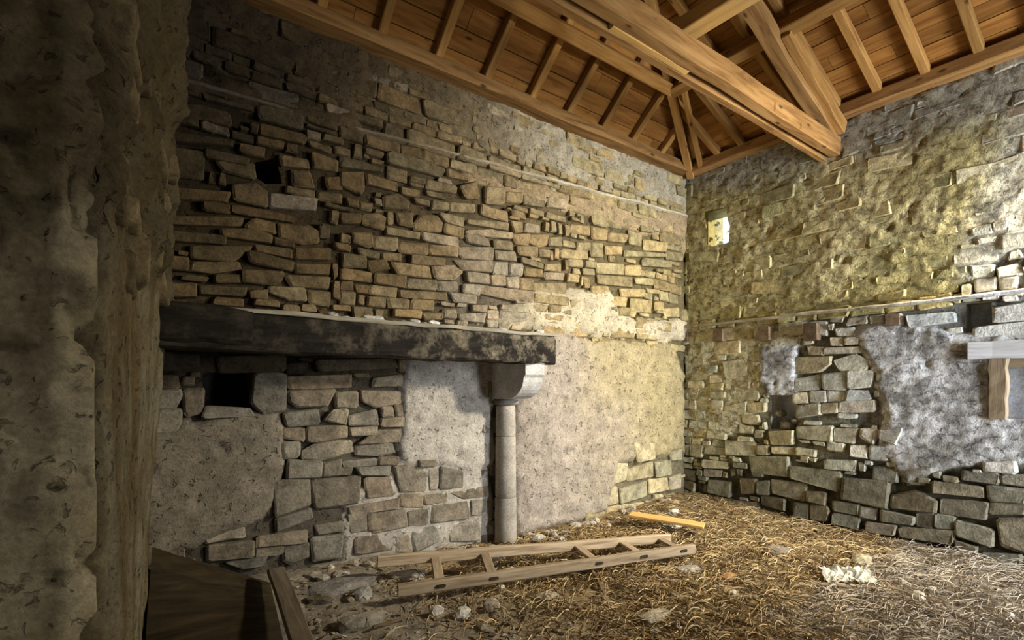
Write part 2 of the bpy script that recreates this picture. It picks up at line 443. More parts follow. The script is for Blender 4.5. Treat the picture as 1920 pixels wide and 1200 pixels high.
#  ---- right wall
PLB = [
 (B_([(1280, 330), (1930, 100), (1990, 60), (1990, 400), (1900, 460), (1830, 520), (1760, 560), (1550, 575), (1420, 590), (1280, 605)]), -0.003, 0.05),
 (B_([(1600, 625), (1640, 600), (1700, 615), (1800, 625), (1990, 640), (1990, 860), (1850, 870), (1760, 880), (1700, 905), (1650, 860), (1660, 780), (1640, 700)]), 0.022, 0.06),
 (B_([(1280, 620), (1500, 600), (1420, 760), (1330, 850), (1280, 850)]), -0.010, 0.06),
 (B_([(1420, 640), (1490, 650), (1490, 740), (1430, 745)]), 0.018, 0.04),
]
ST_B = crop(1280, 800, 3, '''370 170 595 170 595 285 380 255
605 220 890 260 875 370 610 290
900 290 1160 310 1150 465 890 400
1167 390 1300 360 1430 420 1420 480 1170 455
1450 410 1710 430 1705 520 1440 490
495 300 690 320 685 420 500 370
695 365 800 375 800 435 700 415
440 390 555 410 555 470 445 440
415 310 490 305 485 380 420 380
320 300 410 300 400 370 330 375
140 300 270 310 260 395 140 370
120 190 250 200 245 235 120 230
120 240 215 250 215 280 120 275
625 430 705 440 700 520 625 490
715 440 820 455 810 515 720 510
840 420 990 440 990 500 840 470
1000 455 1090 465 1080 525 1000 510
840 490 990 510 985 580 840 545
1110 470 1300 510 1295 550 1115 530
1030 540 1200 560 1190 610 1030 590
1310 480 1410 490 1400 570 1310 560
1420 490 1530 510 1510 575 1420 570
1535 530 1755 580 1740 680 1535 610
1210 570 1530 590 1520 660 1220 620
1100 620 1355 665 1350 720 1110 670
1370 680 1600 720 1600 780 1370 740
1530 640 1650 680 1640 720 1540 700
1765 520 1960 520 1960 730 1790 670
1720 430 1940 440 1930 490 1720 490
1710 720 1880 720 1870 780 1730 750
1790 270 1960 280 1960 340 1790 315
1570 250 1780 270 1775 320 1570 300
1710 330 1940 360 1930 430 1720 410
1410 310 1680 340 1680 400 1420 370
1690 200 1870 190 1880 262 1700 250
235 80 400 90 400 160 240 155
410 110 475 110 470 155 415 155
120 115 230 120 230 155 120 150
800 190 980 195 970 245 800 235
945 110 1030 110 1035 175 945 165
1050 110 1160 110 1150 190 1050 185
850 10 985 10 960 95 850 80
1000 10 1090 15 1070 100 1000 60
1100 20 1240 10 1200 95 1110 70
480 30 620 25 610 100 500 100
640 0 840 0 840 85 640 60''', pb)
ST_B += crop(1280, 400, 3, '''550 880 640 810 835 810 835 850 780 890 560 905
850 830 960 790 1050 830 1030 880 880 880
780 910 925 890 920 995 790 985
930 890 1080 880 1060 970 935 985
630 930 770 910 770 985 630 1000
620 1010 705 1005 705 1065 625 1065
715 1000 800 1000 805 1060 715 1060
815 1000 915 1005 910 1055 815 1055
925 995 1040 1000 1060 1045 925 1055
640 1080 770 1070 780 1130 640 1150
780 1075 870 1065 870 1120 785 1125
880 1060 1080 1050 1080 1110 880 1120
860 650 970 645 970 690 870 690
830 700 900 700 895 740 835 740
910 700 1000 695 990 735 915 735
800 760 1080 750 1080 780 800 790
700 750 790 755 790 795 710 795
1640 370 1760 360 1755 430 1650 440
1770 310 1910 280 1910 340 1780 355
1780 365 1880 350 1870 420 1790 430
1090 470 1250 430 1250 465 1100 490
1645 295 1745 290 1740 350 1650 360
1820 120 1940 100 1935 180 1820 200
1630 85 1740 55 1740 110 1630 120
1745 55 1830 30 1825 90 1750 100
230 840 350 820 370 930 240 930
150 910 230 910 225 950 150 955
150 960 230 957 225 990 150 990
50 230 190 225 185 260 55 260
360 1070 460 1065 460 1115 370 1120
230 1090 360 1060 355 1110 240 1115
1270 580 1500 560 1510 610 1290 640
1745 535 1990 490 1990 590 1755 615
1635 645 1990 605 1990 690 1640 712''', pb)
WIN_S = B_([(1322, 397), (1363, 388), (1364, 410), (1369, 425), (1366, 455), (1335, 462), (1325, 458), (1324, 428)])
wsu = (min(p[0] for p in WIN_S), max(p[0] for p in WIN_S)); wsv = (pb(1345, 460)[1], pb(1345, 391)[1])
wlu = (0.50, pb(1853, 730)[0]); wlv = (pb(1870, 784)[1], pb(1870, 672)[1])
wuu = (-0.30, 0.10); wuv = (2.72, 3.88)
NICHE = (pb(1491, 770)[0], pb(1440, 770)[0], pb(1465, 806)[1], pb(1465, 741)[1])
SOCK = (pb(1857, 600)[0], pb(1807, 600)[0], pb(1830, 622)[1], pb(1830, 566)[1])
def rectpoly(u0, u1, v0, v1): return [(u0, v0), (u1, v0), (u1, v1), (u0, v1)]
HB = [WIN_S, rectpoly(*wlu, *wlv), rectpoly(*wuu, *wuv), rectpoly(*NICHE), rectpoly(*SOCK)]
LEDGE_V = pb(1600, 580)[1]

# ------------------------------------------------------------------ colour of the masonry: lime, sandstone, algae, sooting and painted-in shade
TAN = (0.31, 0.235, 0.13); GREYST = (0.205, 0.183, 0.15); OCHRE = (0.35, 0.285, 0.14); LIME = (0.56, 0.51, 0.43); MAUVE = (0.325, 0.28, 0.235)
ALGAE = (0.38, 0.33, 0.13); WHITE = (0.66, 0.66, 0.64); BROWN = (0.16, 0.115, 0.06); SOOT_SHADE = (0.018, 0.015, 0.012); UMBER = (0.20, 0.175, 0.11)
soot_shade_line = pa(400, 730)[1]
def soot_shade(u, v):
    a = sst(3.5, 1.3, u + 0.5 * fbm(u, v, 2, 1.1)) * sst(1.60, 1.80, v + 0.10 * fbm(u, v, 9, 2.2)) * sst(2.32, 2.12, v + 0.05 * fbm(u, v, 5, 3))  # sooting, mostly the mantel beam's shade painted into the colour
    b = 0.80 * sst(3.2, 0.4, u + 0.5 * fbm(u, v, 1, 1.5)) * sst(2.75, 4.0, v + 0.4 * fbm(u, v, 4, 1.2))  # dirt, with light falloff painted in towards the upper left
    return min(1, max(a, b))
def col_A(u, v, pl):
    n = fbm(u, v, 0.3, 0.8)
    if pl is None:
        c = lerp(TAN, OCHRE, sst(3.0, 6.2, u + 0.5 * n) * 0.75)
        c = lerp(c, lerp(GREYST, (0.42, 0.36, 0.22), sst(3.9, 4.8, u)), sst(1.9, 1.5, v) * 0.85)
        c = lerp(c, LIME, sst(1.0, 0.3, abs(u - 3.0) + abs(v - 2.6) * 0.9 + 0.4 * n) * 0.35)
    elif pl == 0: c = (0.235, 0.205, 0.158)
    elif pl in (1, 2): c = (0.43, 0.395, 0.345)
    elif pl == 3: c = lerp(MAUVE, (0.32, 0.265, 0.145), sst(3.7, 6.3, u + 0.7 * n + 0.35 * (v - 1)))
    elif pl == 4: c = lerp((0.22, 0.175, 0.11), (0.36, 0.32, 0.235), sst(2.5, 4.5, u + 0.6 * n))
    elif pl == 5: c = (0.20, 0.15, 0.085)
    elif pl == 7: c = (0.36, 0.27, 0.16)
    else: c = lerp(OCHRE, LIME, 0.45)
    grime_shade = 0.84 * sst(4.3, 0.8, u + 0.9 * n - 0.3 * (v - 3)) * sst(1.9, 2.6, v + 0.3 * n)  # dirt tone that doubles as painted dimness at the upper left
    c = lerp(c, (0.080, 0.054, 0.025), grime_shade)
    return lerp(c, SOOT_SHADE, 0.95 * soot_shade(u, v))
def col_B(u, v, pl):
    n = fbm(u, v, 4.3, 1.1)
    up = sst(LEDGE_V - 0.05, LEDGE_V + 0.05, v + 0.02)
    white = sst(3.2, 1.9, u + 0.5 * n)
    if up > 0.5:
        c = lerp((0.47, 0.405, 0.185), (0.60, 0.52, 0.275), sst(-0.2, 0.5, fbm(u, v, 8, 1.7)))
        c = lerp(c, (0.36, 0.335, 0.26), sst(4.05, 4.5, v - 0.12 * (u - 3) + 0.3 * n))
        c = lerp(c, WHITE, sst(1.55, 1.15, u + 0.18 * n + 0.5 * max(0, v - 3.5)) * 0.55)
    else:
        c = lerp((0.60, 0.545, 0.34), (0.68, 0.665, 0.60), white)
        if pl in (1, 3): c = lerp((0.36, 0.35, 0.33), (0.74, 0.74, 0.73), sst(-0.3, 0.4, fbm(u, v, 3, 5.5) + .4 * fbm(u, v, 1, 14)))
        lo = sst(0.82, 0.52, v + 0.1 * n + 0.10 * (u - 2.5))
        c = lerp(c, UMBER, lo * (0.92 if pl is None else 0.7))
    return c

# ------------------------------------------------------------------ plaster sheet: stands proud where plaster survives, sinks into the joints where stones show
def sheet_level(P, u, v):
    best = (-1, None, 0.0)
    lvl = -0.055; idx = None
    wob = 0.07 * fbm(u, v, 3.7, 3.0)
    for i, (poly, level, soft) in enumerate(P):
        d = sdist(poly, u, v) + wob
        if d > -soft:
            t = sst(-soft, soft, d); l2 = lvl + (level - lvl) * t
            if d > 0 and level > lvl or idx is None and t > 0.35: idx = i
            lvl = max(lvl, l2)
    return lvl, idx
def sheet(name, P, holes, u0, u1, v0, v1, step, put, colf, parent, rough, flip, vtop, mat=None):
    nu = int((u1 - u0) / step); nv = int((v1 - v0) / step)
    vs = []; cs = []; fs = []
    for j in range(nv + 1):
        for i in range(nu + 1):
            u = u0 + (u1 - u0) * i / nu; v = v0 + (v1 - v0) * j / nv
            for h in holes:
                if abs(h[0][0] - u) < 1.6:
                    q = nearest(h, u, v)
                    if q[0] < (step * .72) ** 2: u, v = q[1], q[2]
            l, idx = sheet_level(P, u, v)
            r = rough(idx)
            l += r * (0.022 * fbm(u, v, 1.2, 1.6) + 0.013 * fbm(u, v, 6, 7) + 0.006 * nz(u, v, 2, 19))
            if idx is not None:
                pit = fbm(u, v, 15, 5.5)
                if pit > 0.62: l -= 0.03 * sst(0.62, 0.85, pit)
            vs.append(put(u, v + (0.03 * fbm(u, 0, 2, 3) if j == nv else 0), l)); cs.append(colf(u, v, idx) if idx is not None else tuple(0.40 * q for q in colf(u, v, None)))
    for j in range(nv):
        for i in range(nu):
            u = u0 + (u1 - u0) * (i + .5) / nu; v = v0 + (v1 - v0) * (j + .5) / nv
            if any(sdist(h, u, v) > 0 for h in holes if abs(h[0][0] - u) < 1.6): continue
            a = j * (nu + 1) + i; f = (a, a + 1, a + nu + 2, a + nu + 1)
            fs.append(f[::-1] if flip else f)
    return mesh_obj(name, vs, fs, mat or M_plaster, parent, smooth=True, cols=cs)

# ------------------------------------------------------------------ stones
def stone_geo(poly, f, put, rng, depth=0.085, inset=0.15):
    n = len(poly); pts = []
    for i in range(n):                                   # clip corners and let the edges wander
        p, q, r = poly[i - 1], poly[i], poly[(i + 1) % n]
        for o in (p, r):
            t = min(rng.uniform(.03, .22), rng.uniform(.010, .030) / (math.dist(o, q) or 1))
            pts.append((q[0] + (o[0] - q[0]) * t, q[1] + (o[1] - q[1]) * t))
    A = math.sqrt(area(poly)); jt = 0.028 * A
    pts = [(p[0] + rng.uniform(-jt, jt), p[1] + rng.uniform(-jt, jt)) for p in pts]
    m = len(pts); cu = sum(p[0] for p in pts) / m; cv = sum(p[1] for p in pts) / m
    wu = max(abs(p[0] - cu) for p in pts); wv = max(abs(p[1] - cv) for p in pts); k = min(wu, wv)
    vs = []; tu, tv = rng.uniform(-.10, .10), rng.uniform(-.16, .10); sc = rng.uniform(.6, 1.3)
    for p in pts: vs.append(put(p[0], p[1], f - depth))
    for p in pts: vs.append(put(p[0], p[1], f - 0.013 + rng.uniform(-.005, .004) + tu * (p[0] - cu) + tv * (p[1] - cv)))
    for p in pts:
        du, dv = p[0] - cu, p[1] - cv; L = math.hypot(du, dv) or 1; s = 1 - min(.45, min(0.020, k * 0.30) * sc / L)
        vs.append(put(cu + du * s, cv + dv * s, f + rng.uniform(-.004, .005) + tu * du * s + tv * dv * s))
    fs = []
    for a in (0, m):
        for i in range(m):
            j = (i + 1) % m; fs.append((a + i, a + j, a + m + j, a + m + i))
    fs.append(tuple(2 * m + i for i in range(m)))
    return vs, fs, (cu, cv)
def gen_courses(u0, u1, v0, v1, hmin, hmax, rng, gap, lk=(1.3, 3.6)):
    out = []; v = v0; ph = rng.uniform(0, 50)
    def line(u, vv): return vv + 0.035 * fbm(u, vv, ph, 1.1)
    while v < v1:
        h = rng.uniform(hmin, hmax); u = u0 - rng.uniform(0, .3); g = gap / 2
        while u < u1:
            L = max(0.09, h * rng.uniform(*lk)); e = u + L
            def quad(a, b, ta, tb):
                j = lambda k: rng.uniform(-k, k) * h
                va0, vb0 = line(a, v) + h * ta, line(b, v) + h * ta; va1, vb1 = line(a, v) + h * tb, line(b, v) + h * tb
                return [(a + g + j(.06), va0 + g + j(.05)), ((a + b) / 2 + j(.3), (va0 + vb0) / 2 + g + j(.05)), (b - g + j(.06), vb0 + g + j(.05)),
                        (b - g + j(.1), vb1 - g + j(.05)), ((a + b) / 2 + j(.3), (va1 + vb1) / 2 - g + j(.05)), (a + g + j(.1), va1 - g + j(.05))]
            q = rng.random()
            if q < 0.16 and h > hmin * 1.25:
                t = rng.uniform(.4, .6); out.append(quad(u, e, 0, t)); mid = u + L * rng.uniform(.35, .65)
                if L > .3: out.append(quad(u, mid, t, 1)); out.append(quad(mid, e, t, 1))
                else: out.append(quad(u, e, t, 1))
            elif q < 0.24: out.append(quad(u, e, 0.0, rng.uniform(.75, .9)))
            else: out.append(quad(u, e, 0, 1))
            u = e
        v += h
    return out
def lay(parent, wallname, stones, put, pos3, colf, P, rng, label_rest):
    """the 300 stones that show largest become single pieces, the rest one joined part"""
    items = []
    for poly, traced in stones:
        cu = sum(p[0] for p in poly) / len(poly); cv = sum(p[1] for p in poly) / len(poly)
        l, idx = sheet_level(P, cu, cv)
        f = rng.uniform(-.016, .014)
        if idx is not None: f = rng.uniform(-.030, .004) + (0.012 if l < 0 else 0)
        if wallname == 'B' and idx == 0: f = l + rng.uniform(-.016, .003)
        if traced: f = max(f, l + 0.004 + rng.uniform(0, .012)) if l > -0.03 else rng.uniform(-.006, .014)
        elif l > f + 0.012: continue
        px = project(pos3(cu, cv)); shown = area(poly) / (px[2] ** 2) if (-30 < px[0] < 1950 and -30 < px[1] < 1230) else 0
        if l > f: shown *= .4
        c = colf(cu, cv, None); tone = rng.uniform(.74, 1.2); warm = rng.uniform(-.07, .07)
        c = (c[0] * tone * (1 + warm), c[1] * tone, c[2] * tone * (1 - warm))
        if rng.random() < .05: c = lerp(c, LIME, .22 * (1 - soot_shade(cu, cv) if wallname == 'A' else 1))
        items.append((shown, poly, f, c))
    items.sort(key=lambda q: -q[0]); rest = MB()
    for k, (shown, poly, f, c) in enumerate(items):
        if k < 298 and shown > 0:
            vs, fs, (cu, cv) = stone_geo(poly, f, put, rng); o3 = pos3(cu, cv)
            mesh_obj('stone', [tuple(v[i] - o3[i] for i in range(3)) for v in vs], fs, M_stone, parent, o3, False, [c] * len(vs))
        else:
            vs, fs, _ = stone_geo(poly, f, put, rng); rest.add(vs, fs, c)
    if rest.v:
        o = mesh_obj('small_stones', rest.v, rest.f, M_stone, parent, smooth=False, cols=rest.c); tag(o, label_rest, None, None, 'stuff')
def grow(p, m=0.010):
    n = len(p); cu = sum(q[0] for q in p) / n; cv = sum(q[1] for q in p) / n
    return [(q[0] + (m if q[0] > cu else -m), q[1] + (m if q[1] > cv else -m)) for q in p]
def bbox(p, m=0): return (min(q[0] for q in p) - m, max(q[0] for q in p) + m, min(q[1] for q in p) - m, max(q[1] for q in p) + m)
def clear_of(poly, boxes):
    b = bbox(poly)
    for q in boxes:
        if min(b[1], q[1]) - max(b[0], q[0]) > 0.012 and min(b[3], q[3]) - max(b[2], q[2]) > 0.012: return False
    return True
def tighten(st, holes, most=0.055, gap=0.007):
    """let every stone spread sideways and upwards until it nearly meets its neighbours"""
    P = [list(p) for p, _ in st]; BX = [list(bbox(p)) for p in P]; HX = [bbox(h) for h in holes]; n = len(P)
    order = sorted(range(n), key=lambda i: BX[i][0]); near = [[] for _ in range(n)]
    for a in range(n):
        i = order[a]
        for b in range(a + 1, n):
            j = order[b]
            if BX[j][0] > BX[i][1] + .13: break
            if BX[j][2] < BX[i][3] + .13 and BX[j][3] > BX[i][2] - .13: near[i].append(j); near[j].append(i)
    step = 0.0055
    for rnd in range(int(most / step)):
        for i in range(n):
            for sd in range(4):
                b = list(BX[i]); b[sd] += step if sd % 2 else -step; ok = True
                for q in [BX[j] for j in near[i]] + HX:
                    ou = min(b[1], q[1]) - max(b[0], q[0]) + gap; ov = min(b[3], q[3]) - max(b[2], q[2]) + gap
                    if ou > 0 and ov > 0 and (ou < ov if sd < 2 else ov <= ou): ok = False; break
                    if ou > 0.02 and ov > 0.02: ok = False; break
                if not ok: continue
                k = sd // 2; lo, hi = BX[i][2 * k], BX[i][2 * k + 1]; mid = (lo + hi) / 2; Q = []
                for p in P[i]:
                    t = (p[k] - mid) / (hi - mid) if sd % 2 else (mid - p[k]) / (mid - lo); t = max(0, min(1, t)) ** .6; p = list(p)
                    p[k] += (step if sd % 2 else -step) * t; Q.append(tuple(p))
                P[i] = Q; BX[i] = list(bbox(Q))
    return [(P[i], st[i][1]) for i in range(n)]
def core(name, cells_u, cells_v, solid, d0, d1, put, cfun):
    mb = MB()
    for i in range(len(cells_u) - 1):
        for j in range(len(cells_v) - 1):
            ua, ub, va, vb = cells_u[i], cells_u[i + 1], cells_v[j], cells_v[j + 1]
            if not solid((ua + ub) / 2, (va + vb) / 2): continue
            vs, fs = box_data(ua, ub, va, vb, d0, d1)
            mb.add([put(v[0], v[1], v[2]) for v in vs], fs, cfun((ua + ub) / 2, (va + vb) / 2))
    return mb
rng = random.Random(5)
putA = lambda u, v, d: (u, YA - d, v)
putB = lambda u, v, d: (XB - d, u, v)
# wall_back : core with two sockets, plaster sheet, stones
hA = [bbox(h) for h in HA]
def cutlist(lo, hi, bs, k): return sorted({lo, hi, *[x for b in bs for x in b[k:k + 2]]})
us, vs_ = cutlist(-1.7, 7.3, hA, 0), cutlist(-0.4, 4.7, hA, 2)
inh = lambda bs: (lambda u, v: not any(b[0] < u < b[1] and b[2] < v < b[3] for b in bs))
mb = core('c', us, vs_, inh(hA), -0.42, -0.085, putA, lambda u, v: (0.10, 0.085, 0.065))
mb2 = core('c', [-1.7, 7.3], [-0.4, 4.7], lambda u, v: True, -0.62, -0.42, putA, lambda u, v: (0.06, 0.05, 0.04))
mb.v and mb.add(mb2.v, mb2.f, (0.05, 0.042, 0.035))
wall_back = mesh_obj('wall_back', mb.v, mb.f, M_core, cols=mb.c); tag(wall_back, 'long rubble stone wall with the fireplace, patchy plaster, sooting and painted-in shade', None, None, 'structure')
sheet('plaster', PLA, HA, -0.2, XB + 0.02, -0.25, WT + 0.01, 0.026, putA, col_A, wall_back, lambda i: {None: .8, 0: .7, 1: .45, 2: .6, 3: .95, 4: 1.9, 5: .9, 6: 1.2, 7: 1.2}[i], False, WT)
traced = [bbox(p) for p in ST_A] + [bbox(h, .01) for h in HA]
stA = [(grow(p), True) for p in ST_A]
stA += [(p, False) for p in gen_courses(-0.1, XB, 1.72, 4.64, 0.075, 0.185, rng, 0.011) if clear_of(p, traced)]
stA += [(p, False) for p in gen_courses(-0.1, XB, -0.2, 1.70, 0.09, 0.2, rng, 0.012) if clear_of(p, traced)]
def chink(st, u0, u1, v0, v1, holes, tries, big):
    boxes = [bbox(p) for p, _ in st] + [bbox(h, .01) for h in holes]; out = []
    for k in range(tries):
        h = rng.uniform(.035, .10) * big; wd = h * rng.uniform(.9, 2.4); u = rng.uniform(u0, u1); v = rng.uniform(v0, v1)
        p = [(u, v + rng.uniform(-.01, .01)), (u + wd, v + rng.uniform(-.01, .01)), (u + wd + rng.uniform(-.015, .015), v + h), (u + rng.uniform(-.015, .015), v + h)]
        if clear_of(p, boxes): out.append((p, False)); boxes.append(bbox(p))
    return out
for big in (1.3, 1, .7): stA += chink(stA, .1, 6.6, 1.0, 4.5, HA, 1500, big)
stA = [s for s in stA if bbox(s[0])[3] < WT and bbox(s[0])[1] < XB + .02]
stA = tighten(stA, HA)
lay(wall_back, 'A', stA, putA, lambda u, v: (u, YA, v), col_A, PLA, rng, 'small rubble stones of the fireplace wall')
# ledge line along the upper part of the wall
vs = []; fs = []; cs = []; n = 130
for i in range(n + 1):
    u = 0.22 + (XB - 0.2) * i / n; z = 3.905 + (u - 0.4) * 0.035 + 0.02 * fbm(u, 0, 1, 1.3); d = max(0.004, 0.022 + 0.022 * fbm(u, 2, 1, 2.2)); th = 0.011 + 0.005 * nz(u, 7, 0, 5)
    for q in ((.09, -th - .03), (-d * .6, -th), (-d, 0), (-d * .8, th), (.09, th + .02)):
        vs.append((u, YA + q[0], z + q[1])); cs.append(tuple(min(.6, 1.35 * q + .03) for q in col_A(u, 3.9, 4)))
for i in range(n):
    for k in range(5): fs.append((i * 5 + k, i * 5 + 5 + k, i * 5 + 5 + (k + 1) % 5, i * 5 + (k + 1) % 5))
tag(mesh_obj('trim_1', vs, fs, M_dress, cols=cs), 'thin mortar ledge running along the upper fireplace wall', None, None, 'structure')
# wall_right
hbT = [bbox(WIN_S), (*wuu, *wuv)]; hbN = [NICHE, SOCK, (*wlu, *wlv)]
usB, vsB = cutlist(-3.8, 5.3, hbT + hbN, 0), cutlist(-0.4, 4.7, hbT + hbN, 2)
mb = core('c', usB, vsB, inh(hbT + hbN), -0.26, -0.08, putB, lambda u, v: col_B(u, v, 1))
m2 = core('c', usB, vsB, inh(hbT), -0.46, -0.26, putB, lambda u, v: (0.5, 0.46, 0.3) if v > 3 else (.55, .56, .58))
mb.v += []; n0 = len(mb.v); mb.v += m2.v; mb.f += [tuple(i + n0 for i in f) for f in m2.f]; mb.c += m2.c
wall_right = mesh_obj('wall_right', mb.v, mb.f, M_core, cols=mb.c); tag(wall_right, 'right rubble wall with mossy plaster above and whitewashed masonry below', None, None, 'structure')
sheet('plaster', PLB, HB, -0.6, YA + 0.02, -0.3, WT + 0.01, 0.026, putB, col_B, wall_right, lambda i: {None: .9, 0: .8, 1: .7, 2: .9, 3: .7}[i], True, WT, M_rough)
traced = [bbox(p) for p in ST_B] + [bbox(h, .01) for h in HB]
stB = [(grow(p), True) for p in ST_B]
stB += [(p, False) for p in gen_courses(0.0, YA, LEDGE_V + .03, 4.62, 0.09, 0.2, rng, 0.011) if clear_of(p, traced)]
stB += [(p, False) for p in gen_courses(0.0, YA, -0.25, LEDGE_V - .03, 0.10, 0.19, rng, 0.012, (1.1, 2.6)) if clear_of(p, traced)]
for big in (1.2, .8): stB += chink(stB, .9, 4.5, 0, 4.5, HB, 1200, big)
stB = tighten(stB, HB, .035)
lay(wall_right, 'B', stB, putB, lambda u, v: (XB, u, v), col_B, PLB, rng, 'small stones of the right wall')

# ------------------------------------------------------------------ left pier: rough plastered jamb close to the camera
def pier():
    path = [(0.16, 4.70), (0.13, 4.2), (0.09, 3.6), (0.045, 3.0), (0.0, 2.5), (-0.035, 2.12), (-0.07, 2.03), (-0.14, 2.0), (-0.3, 2.04), (-0.55, 2.12), (-1.0, 2.25), (-1.75, 2.45)]
    dense = []
    for i in range(len(path) - 1):
        a, b = path[i], path[i + 1]; n = max(2, int(math.dist(a, b) / 0.02))
        for k in range(n): dense.append((a[0] + (b[0] - a[0]) * k / n, a[1] + (b[1] - a[1]) * k / n))
    n = len(dense); v0, v1 = -0.3, WT + .02; nv = 240; vs = []; cs = []; fs = []
    for j in range(nv + 1):
        v = v0 + (v1 - v0) * j / nv
        for i, p in enumerate(dense):
            a = dense[max(0, i - 2)]; b = dense[min(n - 1, i + 2)]; tx, ty = b[0] - a[0], b[1] - a[1]; L = math.hypot(tx, ty); nx, ny = -ty / L, tx / L
            nx, ny = (-nx, -ny) if (nx * 1 + ny * -1) < 0 else (nx, ny)
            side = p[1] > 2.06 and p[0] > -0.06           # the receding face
            rag = sst(2.0, 2.3, v + 0.25 * fbm(p[0] * 2, p[1], v, 1.6))      # plaster lost above
            edge = math.exp(-((p[0] + 0.07) ** 2 + (p[1] - 2.03) ** 2) / 0.02)
            d = 0.012 * fbm(p[0], p[1], v, 3) + rag * (0.085 * fbm(p[0], p[1], v * .8, 2.4) + 0.045 * fbm(p[0], p[1], v, 6))
            if side: d += 0.035 * fbm(p[0] * 2, p[1] * 2.2, v * 0.35, 2.0)
            chip = fbm(p[0], p[1], v, 4.2)
            d -= edge * 0.07 * sst(0.1, 0.5, chip + 0.35 * rag)
            if not side and v < 1.9: d -= 0.03 * sst(.5, .75, fbm(p[0], p[1], v + 5, 3.4))
            if -0.32 < p[0] < -0.19 and 1.3 < v < 2.16 and not side: d -= 0.05 * sst(1.3, 1.9, v) * sst(-.32, -.30, p[0])
            rid = abs(fbm(p[0] * 1.3, p[1] * 1.3, v * .7 + 3, 2.0)); crack = (1 - sst(0, .07, rid)) * (0.35 + .65 * rag) * sst(.0, .4, fbm(p[0], p[1], v + 9, 1.2) + .2)
            d -= 0.045 * crack
            gro = math.exp(-((p[0] + 0.045) ** 2 + (p[1] - 2.11) ** 2) / 0.0012) * sst(0.6, 1.0, v + .5 * fbm(0, 0, v, 2)); d -= 0.07 * gro
            pitf = fbm(p[0] * 1.2, p[1] * 1.2, v * 2.2, 5.0); pit = sst(.52, .72, pitf) * (0 if side else 1); d -= .022 * pit
            lean = (0.055 if v > .6 else .04) * (v - 0.6) * (sst(2.0, 4.4, p[1]) if side else 0)
            vs.append((p[0] + nx * d + lean, p[1] + ny * d, v))
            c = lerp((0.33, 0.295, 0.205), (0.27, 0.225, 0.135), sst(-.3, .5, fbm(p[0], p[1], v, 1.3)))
            if side: c = lerp(tuple(q * .58 for q in c), (0.12, 0.092, 0.045), sst(-.25, .35, fbm(p[0] * 3, p[1] * 3, v * .25, 1.8)))  # receding face: colour cut to stand in for shade, plus brown streaks
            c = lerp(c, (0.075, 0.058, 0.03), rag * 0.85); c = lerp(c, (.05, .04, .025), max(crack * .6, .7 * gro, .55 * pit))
            cs.append(c)
    for j in range(nv):
        for i in range(n - 1):
            a = j * n + i; fs.append((a, a + n, a + n + 1, a + 1))
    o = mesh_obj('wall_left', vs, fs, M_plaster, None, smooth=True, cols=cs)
    return tag(o, 'rough plastered stone jamb in shadow at the left edge', None, None, 'structure')
wall_left = pier()
# broken masonry showing where the jamb has lost its plaster
for k in range(26):
    y = rng.uniform(2.15, 4.2); v = rng.uniform(2.05, 3.1); x = 0.0 + (y - 2.5) * 0.07 + 0.055 * (v - .6) * sst(2.0, 4.4, y)
    sz = rng.uniform(.07, .15); hh = rng.uniform(.05, .1)
    put = lambda u, vv, d, x=x: (x + d, u, vv)
    vs, fs, c0 = stone_geo([(y - sz, v - hh), (y + sz, v - hh), (y + sz, v + hh), (y - sz, v + hh)], rng.uniform(.01, .05), put, rng, 0.16)
    c = rng.uniform(.7, 1.3); o3 = (x, c0[0], c0[1])
    mesh_obj('stone', [tuple(q[i] - o3[i] for i in range(3)) for q in vs], fs, M_stone, wall_left, o3, True, [(.16 * c, .125 * c, .07 * c)] * len(vs))
# rest of the shell behind the camera
def shell(name, label, boxes, c=(0.30, 0.26, 0.18)):
    mb = MB()
    for b in boxes: mb.box(*b, col=c)
    return tag(mesh_obj(name, mb.v, mb.f, M_core, cols=mb.c), label, None, None, 'structure')
shell('wall_front', 'front wall with the doorway behind the camera', [(-2.2, 5.0, -3.75, -3.3, -.4, 4.7), (6.5, 7.3, -3.75, -3.3, -.4, 4.7), (5.0, 6.5, -3.75, -3.3, 2.8, 4.7)], (.16, .135, .09))
shell('wall_side', 'side wall closing the room behind the left jamb', [(-2.2, -1.72, -3.3, -1.4, -.4, 7.9), (-2.2, -1.72, -0.6, 5.2, -.4, 7.9), (-2.2, -1.72, -1.4, -0.6, -.4, 1.0), (-2.2, -1.72, -1.4, -0.6, 2.2, 7.9)], (.16, .135, .09))  # opening added only to house the fill lamp

